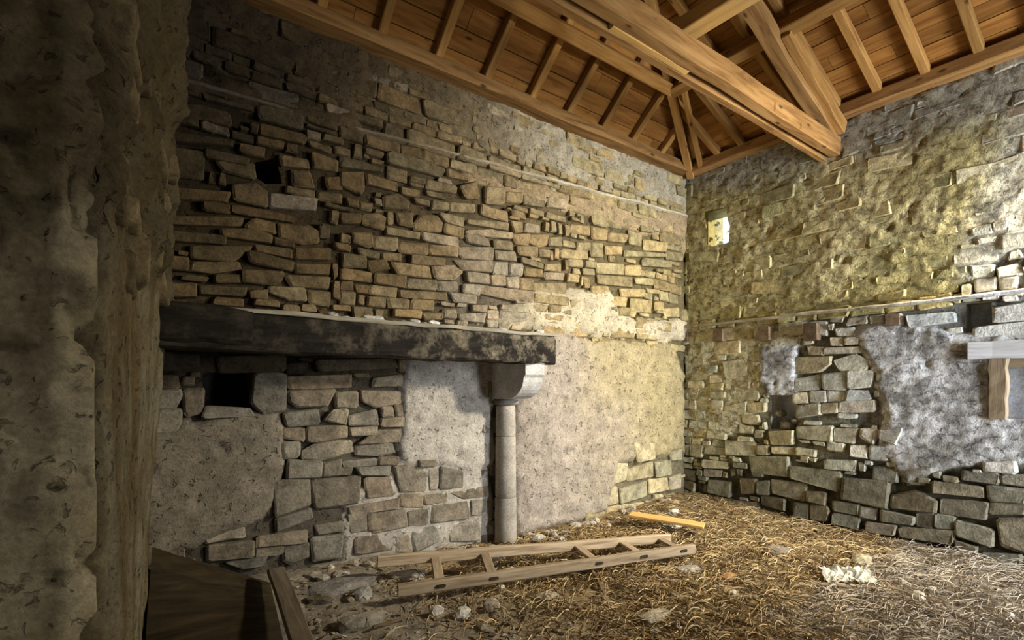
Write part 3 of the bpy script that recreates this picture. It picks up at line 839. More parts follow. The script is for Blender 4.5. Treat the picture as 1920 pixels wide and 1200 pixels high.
# ------------------------------------------------------------------ floor
def fz(x, y):
    z = -0.06 + 0.10 * math.exp(-((x - 6.4) ** 2 + (y - 4.5) ** 2) / 1.2) + 0.12 * math.exp(-((x - 0.8) ** 2 / 1.2 + (y - 4.6) ** 2 / .3))
    return z + 0.028 * fbm(x, y, 0, 1.7) + 0.012 * fbm(x, y, 4, 6)
def floor_():
    x0, x1, y0, y1, st = -1.8, 6.75, -3.4, 4.72, 0.05
    nx, ny = int((x1 - x0) / st), int((y1 - y0) / st); vs = []; cs = []; fs = []
    for j in range(ny + 1):
        for i in range(nx + 1):
            x, y = x0 + i * st, y0 + j * st
            vs.append((x, y, fz(x, y) + 0.006 * random.uniform(-1, 1)))
            n = fbm(x, y, 2, 1.3)
            c = lerp((0.22, 0.155, 0.082), (0.37, 0.27, 0.145), sst(-.4, .5, n))
            c = lerp(c, (0.30, 0.26, 0.20), sst(2.9, 1.6, x + 0.4 * n)); c = lerp(c, (0.27, 0.24, 0.20), sst(1.7, 1.0, y + .5 * n) * sst(3, 4, x))
            cs.append(c)
    for j in range(ny):
        for i in range(nx):
            a = j * (nx + 1) + i; fs.append((a, a + 1, a + nx + 2, a + nx + 1))
    return tag(mesh_obj('floor', vs, fs, M_floor, None, smooth=True, cols=cs), 'earth floor strewn with straw and rubble', None, None, 'structure')
floor = floor_()
tag(shell('floor_ground', 'ground below the floor', [(-2.2, 7.3, -3.75, 5.2, -.6, -.38)]), None)

# ------------------------------------------------------------------ timbers
def timber(name, p0, p1, wdt, hgt, mat, parent=None, seg=5, jit=0.004, up=(0, 0, 1), bev=0.008, rngt=rng):
    """p0-p1: centre line; the mesh's own X axis runs along it"""
    p0, p1 = Vector(p0), Vector(p1); d = p1 - p0; L = d.length; X = d.normalized(); Y = Vector(up).cross(X).normalized(); Z = X.cross(Y)
    prof = []
    for sy, sz in ((-1, -1), (1, -1), (1, 1), (-1, 1)):
        y, z = sy * wdt / 2, sz * hgt / 2
        a = (y - sy * bev, z); b = (y, z - sz * bev)
        prof += ([b, a] if sy * sz > 0 else [a, b]) if True else []
    prof.sort(key=lambda p: math.atan2(p[1] / hgt, p[0] / wdt))
    m = len(prof); vs = []; fs = []
    for k in range(seg + 1):
        x = L * k / seg; oy, oz = rngt.uniform(-jit, jit), rngt.uniform(-jit, jit)
        for y, z in prof: vs.append((x, y + oy + rngt.uniform(-jit, jit) * .5, z + oz + rngt.uniform(-jit, jit) * .5))
    for k in range(seg):
        for i in range(m):
            a, b = k * m + i, k * m + (i + 1) % m; fs.append((a, b, b + m, a + m))
    fs.append(tuple(range(m))[::-1]); fs.append(tuple(seg * m + i for i in range(m)))
    o = mesh_obj(name, vs, fs, mat, None)
    mt = Matrix((X, Y, Z)).transposed().to_4x4(); mt.translation = p0
    o.matrix_world = mt
    if parent: o.parent = parent; o.matrix_parent_inverse = parent.matrix_world.inverted() if parent.matrix_world != Matrix() else Matrix()
    return o
SA, SB = 0.85, 0.40                      # pitches of the two roof slopes
FY, FX, FZ = 4.5, 6.55, 4.78             # foot line of the rafter undersides
RD = 0.085                               # rafter depth
za = lambda y: FZ + SA * (FY - y)
zb = lambda x: FZ + SB * (FX - x)
hipx = lambda y: FX - SA / SB * (FY - y)
hipy = lambda x: FY - SB / SA * (FX - x)
ceil_v = []; up = 0.21
ap = (hipx(0.7), 0.7, za(0.7) + up)
e1, e2, e3, e4 = (FX + .3, FY + .3, FZ - .25 + up), (FX + .3, -3.4, FZ - .12 + up), (-2.2, FY + .3, FZ - .25 + up), (-2.2, -3.4, FZ - .25 + up)
rg = (-2.2, 0.7, ap[2])
ceiling = mesh_obj('ceiling', [e1, e2, e3, e4, ap, rg], [(0, 4, 5, 2), (0, 1, 4), (1, 3, 5, 4)], M_plank); tag(ceiling, 'boarded timber roof with hip, seen from below', None, None, 'structure')
mb = MB(); mb.box(-2.2, 7.3, YA + .1, YA + .62, 4.68, 5.0, col=(.2, .16, .1)); mb.box(XB + .1, XB + .6, -3.75, 5.2, 4.68, 5.0, col=(.2, .16, .1)); mb.box(-2.2, 7.3, -3.75, -3.3, 4.68, 5.1, col=(.2, .16, .1))
tag(mesh_obj('trim_2', mb.v, mb.f, M_core, cols=mb.c), 'masonry closing the eaves on top of the walls', None, None, 'structure')
# boards: slope over the fireplace wall
pw = 0.20
for k in range(13):
    dy = (k * pw + 0.0) / math.hypot(1, SA); y0 = FY + .12 - dy; y1 = y0 - (pw - 0.006) / math.hypot(1, SA)
    xe = hipx((y0 + y1) / 2) + 0.12; x = -1.0 - rng.uniform(0, 1.5)
    while x < xe:
        e = min(xe, x + rng.choice((1.16, 1.74, 1.74, 2.32)))
        lift = RD + 0.03 + rng.uniform(0, .006); ym = (y0 + y1) / 2
        o = timber('plank', (x, ym, za(ym) + lift), (e - .004, ym, za(ym) + lift), math.hypot(y0 - y1, SA * (y0 - y1)), 0.022, M_plank, ceiling, 2, .002, (0, SA, 1), 0.003)
        x = e
for k in range(15):
    dx = (k * 0.19) / math.hypot(1, SB); x0 = FX + .15 - dx; x1 = x0 - (0.19 - 0.006) / math.hypot(1, SB); xm = (x0 + x1) / 2
    ye = hipy(xm) + 0.08; y = -0.6 - rng.uniform(0, 1)
    while y < ye:
        e = min(ye, y + rng.choice((0.84, 1.26, 1.68)))
        lift = RD + 0.02 + rng.uniform(0, .006)
        timber('plank', (xm, y, zb(xm) + lift), (xm, e - .004, zb(xm) + lift), math.hypot(x0 - x1, SB * (x0 - x1)), 0.022, M_plank, ceiling, 2, .002, (SB, 0, 1), 0.003)
        y = e
for x in (-0.4, 0.2, 0.78, 1.34, 1.88, 2.46, 3.03, 3.63, 4.18, 4.76, 5.31, 5.91):
    yt = max(2.2, FY - (FX - x) * SB / SA); c = RD / 2
    timber('rafter', (x, FY + .1, za(FY + .1) + c), (x, yt, za(yt) + c), 0.085, RD, M_rafter, ceiling, 4, .004, (0, SA, 1))
for y in (-0.4, 0.05, 0.48, 0.9, 1.324, 1.736, 2.155, 2.554, 2.93, 3.32, 3.71, 4.05):
    xt = max(3.3, FX - (FY - y) * SA / SB); c = RD / 2
    timber('rafter', (FX + .1, y, zb(FX + .1) + c), (xt, y, zb(xt) + c), 0.085, RD, M_rafter, ceiling, 4, .004, (SB, 0, 1))
hp = lambda t: (FX - SA / SB * t, FY - t, FZ + SA * t - 0.02)
timber('hip_rafter', hp(-0.06), hp(1.7), 0.10, 0.16, M_rafter, ceiling, 4, .004)
timber('hip_strut', Vector(hp(-0.03)) + Vector((0.02, -.17, -.02)), Vector(hp(0.75)) + Vector((0.02, -.17, -.1)), 0.06, 0.10, M_rafter, ceiling, 3, .003)
tag(timber('wall_plate', (-1.6, 4.60, 4.745), (6.75, 4.60, 4.745), 0.26, 0.13, M_tie, None, 10, .006), 'long wall plate beam on top of the fireplace wall', 'beam')
tag(timber('wall_plate', (6.66, 4.55, 4.745), (6.66, -3.3, 4.745), 0.26, 0.13, M_tie, None, 10, .006), 'wall plate beam on top of the right wall', 'beam')
tag(timber('purlin', (-1.6, 3.90, 5.19), (hipx(3.9) + .02, 3.90, 5.19), 0.13, 0.16, M_rafter, None, 8, .005, (0, SA, 1)), 'purlin crossing under the rafters above the fireplace wall', 'beam')
tag(timber('purlin', (5.30, 3.88, 5.18), (5.30, -3.2, 5.18), 0.13, 0.16, M_rafter, None, 8, .005, (SB, 0, 1)), 'purlin crossing under the rafters above the right wall', 'beam')
tie = empty('tie_beam', (6.7, 2.67, 4.29)); tag(tie, 'heavy double tie beam running from the right wall across the roof', 'beam')
def tpart(name, *a, **k):
    o = timber(name, *a, **k); mw = o.matrix_world.copy(); o.parent = tie; o.matrix_parent_inverse = Matrix.Translation(-tie.location); return o
tpart('front_timber', (6.74, 2.625, 4.40), (-1.7, 2.625, 4.42), 0.11, 0.21, M_tie, None, 14, .007)
tpart('rear_timber', (6.74, 2.765, 4.365), (-1.7, 2.765, 4.365), 0.075, 0.15, M_tie, None, 14, .006)
tpart('spacer_block', (3.9, 2.70, 4.35), (2.95, 2.70, 4.35), 0.06, 0.09, M_pale, None, 3, .006)
for x, y, z, ln in ((5.7, 2.58, 4.36, .07), (5.45, 2.74, 4.28, .06), (5.15, 2.58, 4.40, .09)):
    tpart('hanging_splinter', (x, y - .02, z), (x - .01, y - .02, z - ln), 0.006, 0.004, M_pale, None, 1, .001, (1, 0, 0), bev=.001)
pr = empty('principal_rafter', (6.55, 2.65, 4.5)); tag(pr, 'thick principal rafter rising from the end of the tie beam', 'beam')
for nm, a in (('main_timber', ((6.56, 2.63, 4.52), (4.2, 2.63, 5.49), 0.15, 0.15)), ('scarf_timber', ((6.60, 2.52, 4.56), (5.28, 2.52, 5.14), 0.09, 0.17))):
    o = timber(nm, *a, M_tie if nm[0] == 'm' else M_rafter, None, 6, .008); o.parent = pr; o.matrix_parent_inverse = Matrix.Translation(-pr.location)
tag(timber('cross_beam', (3.83, 2.80, 4.63), (3.83, -3.2, 4.63), 0.20, 0.13, M_pale, None, 6, .004), 'pale squared beam resting across the top of the tie beam', 'beam')

# ------------------------------------------------------------------ mantel beam
def mantel():
    t = empty('mantel_beam', (0.1, 4.12, 1.81)); tag(t, 'long sooty black oak mantel beam over the fireplace', 'beam')
    o = timber('beam', (0.03, 4.13, 1.985), (3.53, 4.13, 1.965), 0.30, 0.27, M_soot, None, 22, .008, bev=.014); o.parent = t; o.matrix_parent_inverse = Matrix.Translation(-t.location)
    o = timber('top_slab', (0.55, 4.13, 2.128), (3.53, 4.13, 2.118), 0.33, 0.032, M_dust, None, 20, .006, bev=.006); o.parent = t; o.matrix_parent_inverse = Matrix.Translation(-t.location); o['label'] = 'dusty pale slab along the top of the beam'
    o = timber('end_block', (0.02, 4.10, 2.02), (0.72, 4.10, 2.02), 0.30, 0.26, M_soot, None, 5, .01, bev=.03); o.parent = t; o.matrix_parent_inverse = Matrix.Translation(-t.location)
mantel()
# a plastered lump at the end of the beam and rubble lying on it
def rock(name, loc, size, col, mat=M_stone, seed=0, sub=1, parent=None, flat=1.0, rotz=0.0):
    bm = bmesh.new(); bmesh.ops.create_icosphere(bm, subdivisions=sub, radius=1)
    r = random.Random(seed); k = r.uniform(0, 99)
    vs = []
    for v in bm.verts:
        q = v.co.copy(); m = max(abs(q.x), abs(q.y), abs(q.z)); q = q.lerp(q / m, 0.45)
        q *= 1 + 0.28 * noise.noise(q * 1.4 + Vector((k, k, k))) + r.uniform(-.06, .06)
        x, y, z = q.x * size[0], q.y * size[1], q.z * size[2] * flat
        vs.append((x * math.cos(rotz) - y * math.sin(rotz), x * math.sin(rotz) + y * math.cos(rotz), z))
    fs = [tuple(v.index for v in f.verts) for f in bm.faces]; bm.free()
    return mesh_obj(name, vs, fs, mat, parent, loc, False, [col] * len(vs))
for k in range(26):
    x = 0.9 + 2.55 * rng.random(); sz = rng.uniform(.018, .045); z = 2.137 + sz * .4
    o = rock('mortar_crumb', (x, 4.03 + rng.uniform(0, .2), z), (sz * 1.4, sz, sz * .7), lerp(LIME, WHITE, rng.random()), seed=k, sub=1)
    tag(o, 'small pale lump of mortar lying on the mantel beam', 'mortar', 'mortar crumbs on the mantel beam')
rock('mortar_lump', (3.565, 4.55, 2.06), (0.05, 0.16, 0.10), (.7, .68, .64), seed=71, sub=2, parent=wall_back)

# ------------------------------------------------------------------ column and corbel
cx = 3.29
def lathe(name, prof, cx, cy, mat, parent, col, n=20, half=False):
    vs = []; fs = []
    for r, z in prof:
        for i in range(n):
            a = 2 * math.pi * i / n; vs.append((cx + r * math.cos(a), cy + r * math.sin(a), z))
    for k in range(len(prof) - 1):
        for i in range(n): fs.append((k * n + i, k * n + (i + 1) % n, (k + 1) * n + (i + 1) % n, (k + 1) * n + i))
    fs.append(tuple(range(n))[::-1]); fs.append(tuple((len(prof) - 1) * n + i for i in range(n)))
    o = mesh_obj(name, vs, fs, mat, parent, smooth=True, cols=[col] * len(vs)); return o
colu = empty('stone_column', (cx, 4.52, -0.08)); tag(colu, 'round stone column of stacked drums carrying the corbel', 'column')
cuts = [-0.12, 0.42, 1.07, 1.40]
for k in range(3):
    a, b = cuts[k], cuts[k + 1]; r0 = 0.118 - 0.006 * k; tone = (.95, 1.05, 1.2)[k]
    o = lathe('drum', [(r0 - .012, a), (r0 + (.012 if k == 0 else 0), a + .012), (r0, a + .1), (r0 - .003, b - .015), (r0 - .010, b)], 0, 0, M_dress, colu, (.32 * tone, .29 * tone, .25 * tone), 22)
    for v in o.data.vertices: v.co.z += 0.08
o = lathe('neck_block', [(.135, 1.41), (.14, 1.415), (.14, 1.455), (.132, 1.46)], 0, 0, M_dress, colu, (.22, .20, .18), 4)
for v in o.data.vertices: v.co.z += 0.08; v.co.xy = Matrix.Rotation(math.pi / 4, 2) @ v.co.xy
def corbel():
    prof = [(4.66, 1.47), (4.36, 1.47)]          # (Y, Z) seen from the side: underside curls up to the nose
    for i in range(9):
        a = i / 8 * math.pi / 2; prof.append((4.36 - 0.30 * math.sin(a) , 1.47 + 0.22 * (1 - math.cos(a))))
    prof += [(4.03, 1.72), (4.03, 1.845), (4.66, 1.845)]
    m = len(prof); vs = [(cx - .115, y, z) for y, z in prof] + [(cx + .13, y, z) for y, z in prof]
    fs = [tuple(range(m)), tuple(range(2 * m - 1, m - 1, -1))] + [(i + m, (i + 1) % m + m, (i + 1) % m, i) for i in range(m)]
    o = mesh_obj('stone_corbel', vs, fs, M_dress, None, smooth=False, cols=[(.50, .49, .47)] * (2 * m))
    tag(o, 'curved stone corbel between the column and the mantel beam', 'corbel')
corbel()

# ------------------------------------------------------------------ right wall: ledge, joist stubs, windows
def ledge():
    vs = []; fs = []; cs = []; n = 60
    for i in range(n + 1):
        y = YA + 0.02 - (YA - 0.0) * i / n
        d = 0.075 + 0.02 * fbm(y, 0, 1, 2.5); z = LEDGE_V + 0.012 * fbm(y, 3, 1, 1.5); th = 0.018 + 0.008 * nz(y, 5, 0, 6)
        for q in ((0.09, -th), (-d, -th), (-d - .012, 0), (-d + .02, th), (0.09, th + .02)):
            vs.append((XB + q[0], y, z + q[1])); cs.append(lerp((.42, .37, .25), (.62, .6, .58), sst(2.4, 1.2, y)))
    for i in range(n):
        for k in range(5): fs.append((i * 5 + k, i * 5 + (k + 1) % 5, i * 5 + 5 + (k + 1) % 5, i * 5 + 5 + k))
    tag(mesh_obj('trim_3', vs, fs, M_plaster, None, cols=cs), 'thin worn ledge along the right wall at old floor level', None, None, 'structure')
ledge()
stub_lab = ['small dark joist stub nearest the corner under the ledge', 'pale reddish joist stub, second from the corner under the ledge', 'larger brown joist stub, third from the corner under the ledge', 'broken joist stub under the ledge, farthest from the corner']
for k, (x0, x1, y0, y1) in enumerate(((1343, 1362, 617, 641), (1426, 1449, 612, 640), (1511, 1539, 606, 640), (1662, 1690, 588, 612))):
    a, b = pb(x1, y0), pb(x0, y1); wd = b[0] - a[0]
    o = timber('joist_stub', (XB + .15, (a[0] + b[0]) / 2, (a[1] + b[1]) / 2), (XB - (.09, .085, .10, .05)[k], (a[0] + b[0]) / 2, (a[1] + b[1]) / 2), wd * .9, a[1] - b[1], M_stub, None, 3, .004)
    tag(o, stub_lab[k], 'timber', 'cut joist ends below the ledge')
a = pb(1285, 635); tag(timber('joist_stub', (XB + .1, a[0] - .03, a[1] + .02), (XB - .05, a[0] - .03, a[1] + .02), .07, .13, M_stub, None, 2, .004), 'dark joist stub tucked into the corner under the ledge', 'timber', 'cut joist ends below the ledge')
# stones in the niche
for k, (x, y, s) in enumerate(((1468, 797, .09), (1455, 775, .06), (1484, 790, .05))):
    u, v = pb(x, y); rock('niche_stone', (XB + .13, u, v), (.08, s, s * .75), (.25, .22, .15), seed=k + 5, sub=2, parent=wall_right)
# lower window
win = empty('window_1', (XB, wlu[0], wlv[0])); tag(win, 'window opening at the right edge with weathered timber lintel and post', None, None, 'structure')
def wpart(name, p0, p1, w_, h_, mat, jit=.006, seg=6, up=(0, 0, 1)):
    o = timber(name, p0, p1, w_, h_, mat, None, seg, jit, up); o.parent = win; o.matrix_parent_inverse = Matrix.Translation(-win.location); return o
lz = pb(1870, 656)[1]; wpart('lintel', (XB + .02, pb(1818, 660)[0], lz), (XB + .02, 0.35, lz), 0.17, pb(1870, 640)[1] - pb(1870, 672)[1], M_grey)
wpart('inner_lintel', (XB + .26, wlu[1] + .06, wlv[1] - .04), (XB + .26, .4, wlv[1] - .04), 0.22, 0.10, M_post)
py = pb(1871, 730)[0]; wpart('post', (XB + .02, py, wlv[0] - .01), (XB + .02, py, wlv[1] + .005), (pb(1854, 730)[0] - pb(1889, 730)[0]), 0.12, M_post, .010, 6, (1, 0, 0))
wpart('sill', (XB + .215, wlu[1] + .01, wlv[0] - .03), (XB + .215, .45, wlv[0] - .03), 0.40, 0.05, M_grey)
win2 = empty('window_2', (XB, wsu[0], wsv[0])); tag(win2, 'tiny bright window high in the right wall near the corner', None, None, 'structure')
o = mesh_obj('sill_stone', *box_data(XB + .05, XB + .44, wsu[0] - .02, wsu[1] + .02, wsv[0] - .06, wsv[0] - .005), M_core, None, cols=[(.6, .55, .4)] * 8); o.parent = win2; o.matrix_parent_inverse = Matrix.Translation(-win2.location)
# greenery outside the tiny window
def leaves():
    vs = []; fs = []; cs = []; r = random.Random(3)
    for k in range(260):
        c = Vector((XB + .52 + r.uniform(0, .6), r.uniform(wsu[0] - .1, wsu[1] + .9), r.uniform(wsv[0] - .3, wsv[1] + .4)))
        a = Vector((r.gauss(0, 1), r.gauss(0, 1), r.gauss(0, 1))).normalized(); b = a.orthogonal().normalized(); s = r.uniform(.03, .06); n = len(vs)
        vs += [tuple(c + a * s), tuple(c + b * s * .6), tuple(c - a * s), tuple(c - b * s * .6)]; fs.append((n, n + 1, n + 2, n + 3))
        cc = r.choice(((.55, .6, .2), (.4, .52, .14), (.6, .35, .12), (.7, .68, .35))); cs += [cc] * 4
    tag(mesh_obj('bush', vs, fs, M_straw, None, cols=cs), 'sunlit yellow-green foliage outside the tiny window', 'bush', None, 'stuff')
leaves()
tag(shell('trim_4', 'sunlit ground outside the right wall', [(7.3, 14, -8, 12, -.6, -.4)], (.35, .36, .2)), None)

# ------------------------------------------------------------------ things on the floor
lad = empty('wooden_ladder', (3.0, 3.6, 0)); tag(lad, 'old wooden ladder lying on the floor before the fireplace', 'ladder')
def lpart(name, p0, p1, w_, h_, jit=.004, seg=8, mat=M_ladder):
    o = timber(name, p0, p1, w_, h_, mat, None, seg, jit); o.parent = lad; o.matrix_parent_inverse = Matrix.Translation(-lad.location); return o
n0, n1 = Vector(pf(746, 1108, .055)), Vector(pf(1300, 1028, .04))
f0, f1 = Vector(pf(708, 1052, .17)), Vector(pf(1256, 1009, .05))
lpart('rail', n0, n1, .055, .09); lpart('rail', f0, f1, .055, .09)
dn, df = n1 - n0, f1 - f0
for tn, tf in ((.115, .165), (.27, .315), (.62, .63), (.79, .8), (.95, .955)):
    lpart('rung', n0 + dn * tn, f0 + df * tf, .085, .025, .002, 2)
for t in (.115, .27, .62, .79, .95):
    p = n0 + dn * t; X = dn.normalized(); nrm = Vector((-X.y, X.x, 0)) * -1
    lpart('tenon_end', p + nrm * .02 - X * .0, p + nrm * .034, .08, .026, .001, 1, M_dark)
tag(timber('sawn_board', pf(1182, 964, .10), pf(1320, 986, .06), .19, .035, M_pale, None, 4, .003), 'short yellow sawn board lying on the straw near the corner', 'board')
# dark board leaning in the hearth corner, plank beside it
def dark_board():
    TL, TR, BL = Vector((.17, 4.52, .45)), Vector((.93, 4.42, .06)), Vector((.10, 3.70, .02))
    r3 = ray(545, 1230); s = 3.2 / (r3[0] * DA[1] + r3[1] * DA[0]); BR = Vector((.80, 3.38, -.02))
    n = 10; vs = []; fs = []
    for lay_ in (0, 1):
        for j in range(n + 1):
            for i in range(n + 1):
                p = TL.lerp(TR, i / n).lerp(BL.lerp(BR, i / n), j / n)
                vs.append((p.x, p.y, p.z + .012 * fbm(p.x, p.y, 0, 3) + (.0 if lay_ else -.035)))
    N = (n + 1) ** 2
    for j in range(n):
        for i in range(n):
            a = j * (n + 1) + i; q = (a, a + 1, a + n + 2, a + n + 1); fs.append(q); fs.append(tuple(N + k for k in q[::-1]))
    for i in range(n):
        for a, b in ((i, i + 1), (n * (n + 1) + i, n * (n + 1) + i + 1), (i * (n + 1), (i + 1) * (n + 1)), (i * (n + 1) + n, (i + 1) * (n + 1) + n)): fs.append((a, b, b + N, a + N))
    tag(mesh_obj('leaning_panel', vs, fs, M_dark), 'dark wooden panel slanting down from the hearth corner', 'panel')
dark_board()
tag(timber('hearth_plank', pf(517, 1070, .19), pf(575, 1225, .10), .12, .05, M_oldplank, None, 4, .004), 'weathered plank lying beside the dark slanting panel', 'plank')
def on_floor(x, y, dz=0.0):
    p = pf(x, y, 0); p = pf(x, y, fz(p[0], p[1])); return (p[0], p[1], fz(p[0], p[1]) + dz)
SPEC = [  # pixel, half sizes, colour, label
 (640, 1102, (.22, .13, .035), (.26, .24, .22), 'wide flat grey slab left of the ladder end'),
 (680, 1122, (.055, .05, .045), (.42, .40, .37), 'rounded pale cobble left of the ladder end'),
 (680, 1172, (.13, .07, .045), (.33, .30, .24), 'oblong tan stone at the bottom, left of the ladder'),
 (762, 1086, (.13, .08, .03), (.42, .38, .32), 'flat pale slab under the left end of the ladder'),
 (925, 1062, (.07, .05, .06), (.34, .29, .22), 'tan stone standing between the ladder rails'),
 (818, 1152, (.045, .04, .035), (.55, .51, .45), 'white cobble below the ladder, left of a second one'),
 (866, 1157, (.05, .045, .04), (.55, .51, .44), 'white cobble below the ladder, right of a second one'),
 (920, 1148, (.055, .03, .05), (.32, .26, .19), 'brown angular stone below the middle of the ladder'),
 (938, 1107, (.035, .03, .028), (.58, .54, .46), 'small white pebble just below the near ladder rail'),
 (1026, 1120, (.08, .05, .02), (.38, .32, .23), 'thin tan flake below the near ladder rail'),
 (1010, 1015, (.06, .05, .035), (.58, .54, .47), 'pale stone beside the foot of the column'),
 (1052, 1013, (.045, .04, .03), (.56, .52, .46), 'small pale stone right of the column foot'),
 (1262, 964, (.07, .05, .035), (.62, .6, .52), 'white lump behind the yellow sawn board'),
 (1262, 990, (.09, .04, .02), (.58, .56, .48), 'pale flake in front of the yellow sawn board'),
 (1456, 1036, (.13, .10, .03), (.24, .21, .18), 'dark flat slab in the straw right of the ladder'),
 (1365, 1086, (.075, .045, .03), (.46, .27, .12), 'orange brick fragment in the straw'),
 (1615, 1056, (.17, .07, .035), (.36, .31, .20), 'long flat tan stone behind the crumpled white sheet'),
 (1680, 1046, (.10, .06, .035), (.27, .22, .14), 'brown stone against the foot of the right wall'),
 (1227, 1162, (.11, .05, .03), (.40, .34, .24), 'oblong tan stone at the bottom of the floor'),
 (1720, 1122, (.05, .04, .035), (.48, .43, .34), 'tan cobble right of the crumpled white sheet'),
 (1748, 1112, (.04, .03, .03), (.46, .42, .35), 'small grey cobble right of the crumpled white sheet'),
 (1893, 1160, (.022, .02, .02), (.7, .7, .68), 'small white pebble at the bottom right'),
 (1290, 1072, (.10, .05, .03), (.36, .31, .25), 'flat grey stone in the straw below the ladder tip'),
 (600, 1130, (.08, .05, .03), (.17, .14, .10), 'dark stone right of the weathered hearth plank'),
]
for k, (x, y, s, c, lab) in enumerate(SPEC):
    dz = 0.10 if lab.startswith('tan stone standing') else s[2] * .6
    s = tuple(q * 1.22 for q in s)
    tag(rock('loose_stone', on_floor(x, y, dz), s, c, seed=k + 30, sub=2, rotz=rng.uniform(-.5, .3)), lab, 'stone', 'loose stones on the floor')
k = 0
while k < 110:
    x = rng.uniform(560, 1915); y = rng.uniform(965, 1198)
    p = on_floor(x, y)
    if p[0] > XB - .1 or p[1] > YA - .12 or p[0] < 1.0: continue
    if rng.random() > (0.95 if x < 1150 else .45): continue
    sz = rng.uniform(.012, .034); k += 1; t = rng.random()
    tag(rock('pebble', (p[0], p[1], p[2] + sz * .3), (sz * rng.uniform(1, 1.8), sz, sz * .7), lerp((.28, .23, .16), (.56, .5, .4), t * t), seed=k + 300, sub=1, rotz=rng.uniform(0, 3)),
        'small pebble or mortar crumb scattered on the straw floor', 'stone', 'pebbles scattered on the floor')
for k in range(46):
    u = rng.uniform(3.42, 6.2) if k < 30 else rng.uniform(1.1, 3.1); y = YA - .09 - abs(rng.gauss(0, .13)); sz = rng.uniform(.022, .055)
    tag(rock('fallen_stone', (u, y, fz(u, y) + sz * .35), (sz * rng.uniform(1, 1.7), sz, sz * .75), lerp((.30, .26, .2), (.62, .57, .48), rng.random()), seed=k + 700, sub=1, rotz=rng.uniform(0, 3)),
        'piece of fallen rubble lying along the foot of the fireplace wall', 'stone', 'fallen rubble along the fireplace wall')
# crumpled white sheet
def crumple():
    c = Vector(on_floor(1588, 1092, .03)); n = 16; vs = []; fs = []
    ex = Vector((DA[0], -DA[1], 0)); ey = Vector((DA[1], DA[0], 0))
    for j in range(9):
        for i in range(n + 1):
            a, b = i / n - .5, j / 8 - .5
            ridge = abs(noise.noise((a * 5, b * 4, 3.3))) * .06 + abs(noise.noise((a * 11, b * 9, 1.3))) * .05
            p = c + ex * (a * .42 + .03 * noise.noise((b * 5, 1, 0))) + ey * (b * .16 + .02 * noise.noise((a * 6, 4, 0))) + Vector((0, 0, ridge + .07 * (b + .5) - .02))
            vs.append(tuple(p))
    for j in range(8):
        for i in range(n): a = j * (n + 1) + i; fs.append((a, a + 1, a + n + 2, a + n + 1))
    o = mesh_obj('crumpled_sheet', vs, fs, M_dress, cols=[(.50, .475, .38)] * len(vs)); md = o.modifiers.new('thickness', 'SOLIDIFY'); md.thickness = .006
    tag(o, 'crumpled white sheet lying in the straw by the right wall', 'sheet')
crumple()
STK = [((1105, 1070), (1134, 1117), .014, 'dark stick lying across the floor below the ladder'), ((1520, 1098), (1640, 1112), .018, 'brown stick in front of the crumpled white sheet'), ((1640, 1012), (1664, 1040), .006, 'thin twig leaning on the right wall'), ((1700, 1140), (1765, 1160), .012, 'dark curved twig on the bottom right floor'), ((700, 1186), (760, 1162), .012, 'thin stick at the bottom beside the tan stone')]
for a, b, t, lab in STK:
    p, q = on_floor(*a, .03), on_floor(*b, .02)
    tag(timber('stick', p, q, t * 2, t * 1.6, M_ladder if 'brown' in lab else M_stub, None, 6, .006, bev=t * .4), lab, 'stick')
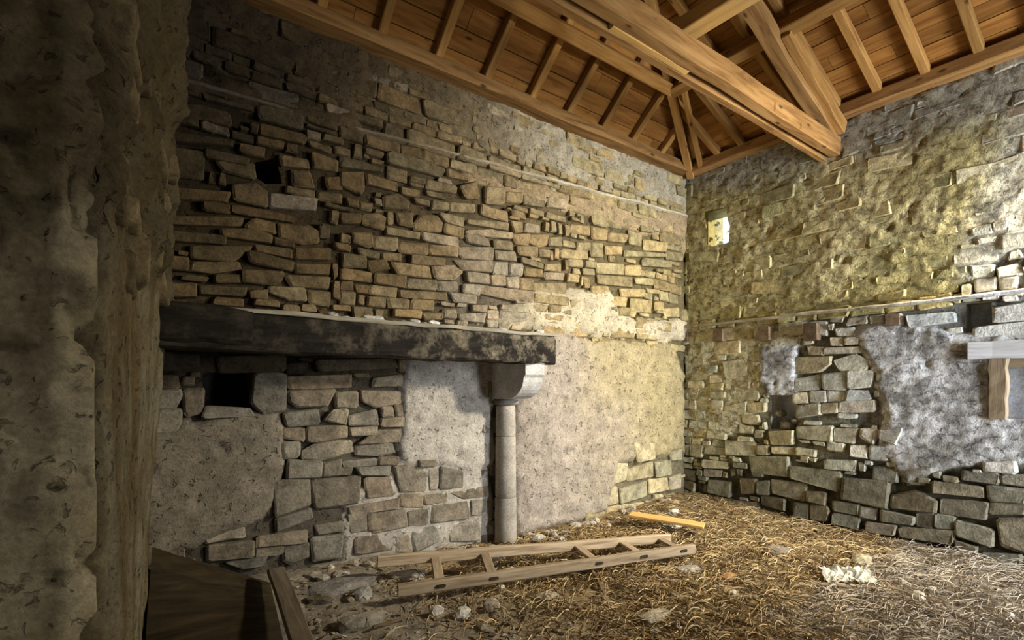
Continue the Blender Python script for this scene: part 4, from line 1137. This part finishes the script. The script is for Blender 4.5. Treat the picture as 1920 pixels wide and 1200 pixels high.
# straw, far too many stalks to count
def straw():
    vs = []; fs = []; cs = []; r = random.Random(8); made = 0
    pal = ((.46, .34, .17), (.37, .255, .115), (.58, .46, .26), (.22, .15, .075), (.13, .085, .042), (.30, .205, .10))
    while made < 11000:
        x, y = r.uniform(1.2, 6.62), r.uniform(.3, 4.5)
        px = project((x, y, 0))
        if not (600 < px[0] < 1990 and px[1] < 1290): continue
        if r.random() > sst(1.3, 3.4, x + .8 * fbm(x, y, 3, .9)) * (1 if y < 4.2 else .5) + .06: continue
        made += 1
        L = r.uniform(.05, .26); a = r.gauss(0.4, 1.0) + 1.2 * fbm(x, y, 1, 1.0); cv = r.gauss(0, .8); w_ = r.uniform(.0016, .0038); n = len(vs); z = fz(x, y) + r.uniform(.002, .03); lift = r.uniform(-.02, .05)
        c = r.choice(pal); kk = r.uniform(.7, 1.2); c = tuple(q * kk for q in c)
        if y < 1.9 and x > 3.6: c = lerp(c, (.40, .37, .33), .5)
        cx_, cy_ = x, y; S_ = 4
        for k in range(S_ + 1):
            t = k / S_; aa = a + cv * t * .8
            if k: cx_ += math.cos(aa) * L / S_; cy_ += math.sin(aa) * L / S_
            zz = max(fz(cx_, cy_) + .001, z + lift * math.sin(t * 3.1)); px_, py_ = -math.sin(aa) * w_, math.cos(aa) * w_
            vs += [(cx_ + px_, cy_ + py_, zz), (cx_ - px_, cy_ - py_, zz), (cx_, cy_, zz + w_ * 1.6)]; cs += [c] * 3
        for k in range(S_):
            b = n + k * 3
            for i, j in ((0, 1), (1, 2), (2, 0)): fs.append((b + i, b + j, b + 3 + j, b + 3 + i))
    tag(mesh_obj('straw_litter', vs, fs, M_straw, None, cols=cs), 'dry straw and twigs littering the floor', 'straw', None, 'stuff')
straw()
def grit():
    vs = []; fs = []; cs = []; r = random.Random(9)
    for k in range(3500):
        x, y = r.uniform(1.0, 6.6), r.uniform(.6, 4.56); s = r.uniform(.004, .016); n = len(vs); z = fz(x, y) + s * .3; c = lerp((.2, .16, .1), (.5, .44, .34), r.random() ** 2); ph = r.uniform(0, 6)
        vs += [(x + s * math.cos(ph + i * 1.57) * r.uniform(.7, 1.4), y + s * math.sin(ph + i * 1.57) * r.uniform(.7, 1.4), z) for i in range(4)] + [(x, y, z + s * .8), (x, y, z - s)]
        fs += [(n, n + 1, n + 4), (n + 1, n + 2, n + 4), (n + 2, n + 3, n + 4), (n + 3, n, n + 4)]; cs += [c] * 6
    for k in range(1500):
        x, y = r.uniform(1.0, 6.6), r.uniform(.6, 4.5); s = r.uniform(.012, .035); n = len(vs); z = fz(x, y) + .012; c = lerp((.16, .12, .07), (.5, .42, .28), r.random() ** 2); ph = r.uniform(0, 6); tl = r.uniform(-.6, .6)
        q = [(math.cos(ph + i * 1.3) * s * r.uniform(.5, 1.5), math.sin(ph + i * 1.3) * s * r.uniform(.4, 1)) for i in range(5)]
        vs += [(x + a, y + b, z + tl * a) for a, b in q] + [(x + a, y + b, z + tl * a - .004) for a, b in q]; cs += [c] * 10
        fs += [tuple(n + i for i in range(5)), tuple(n + 9 - i for i in range(5))] + [(n + i, n + 5 + i, n + 5 + (i + 1) % 5, n + (i + 1) % 5) for i in range(5)]
    tag(mesh_obj('grit', vs, fs, M_stone, None, cols=cs), 'fine grit and mortar crumbs over the floor', 'grit', None, 'stuff')
grit()
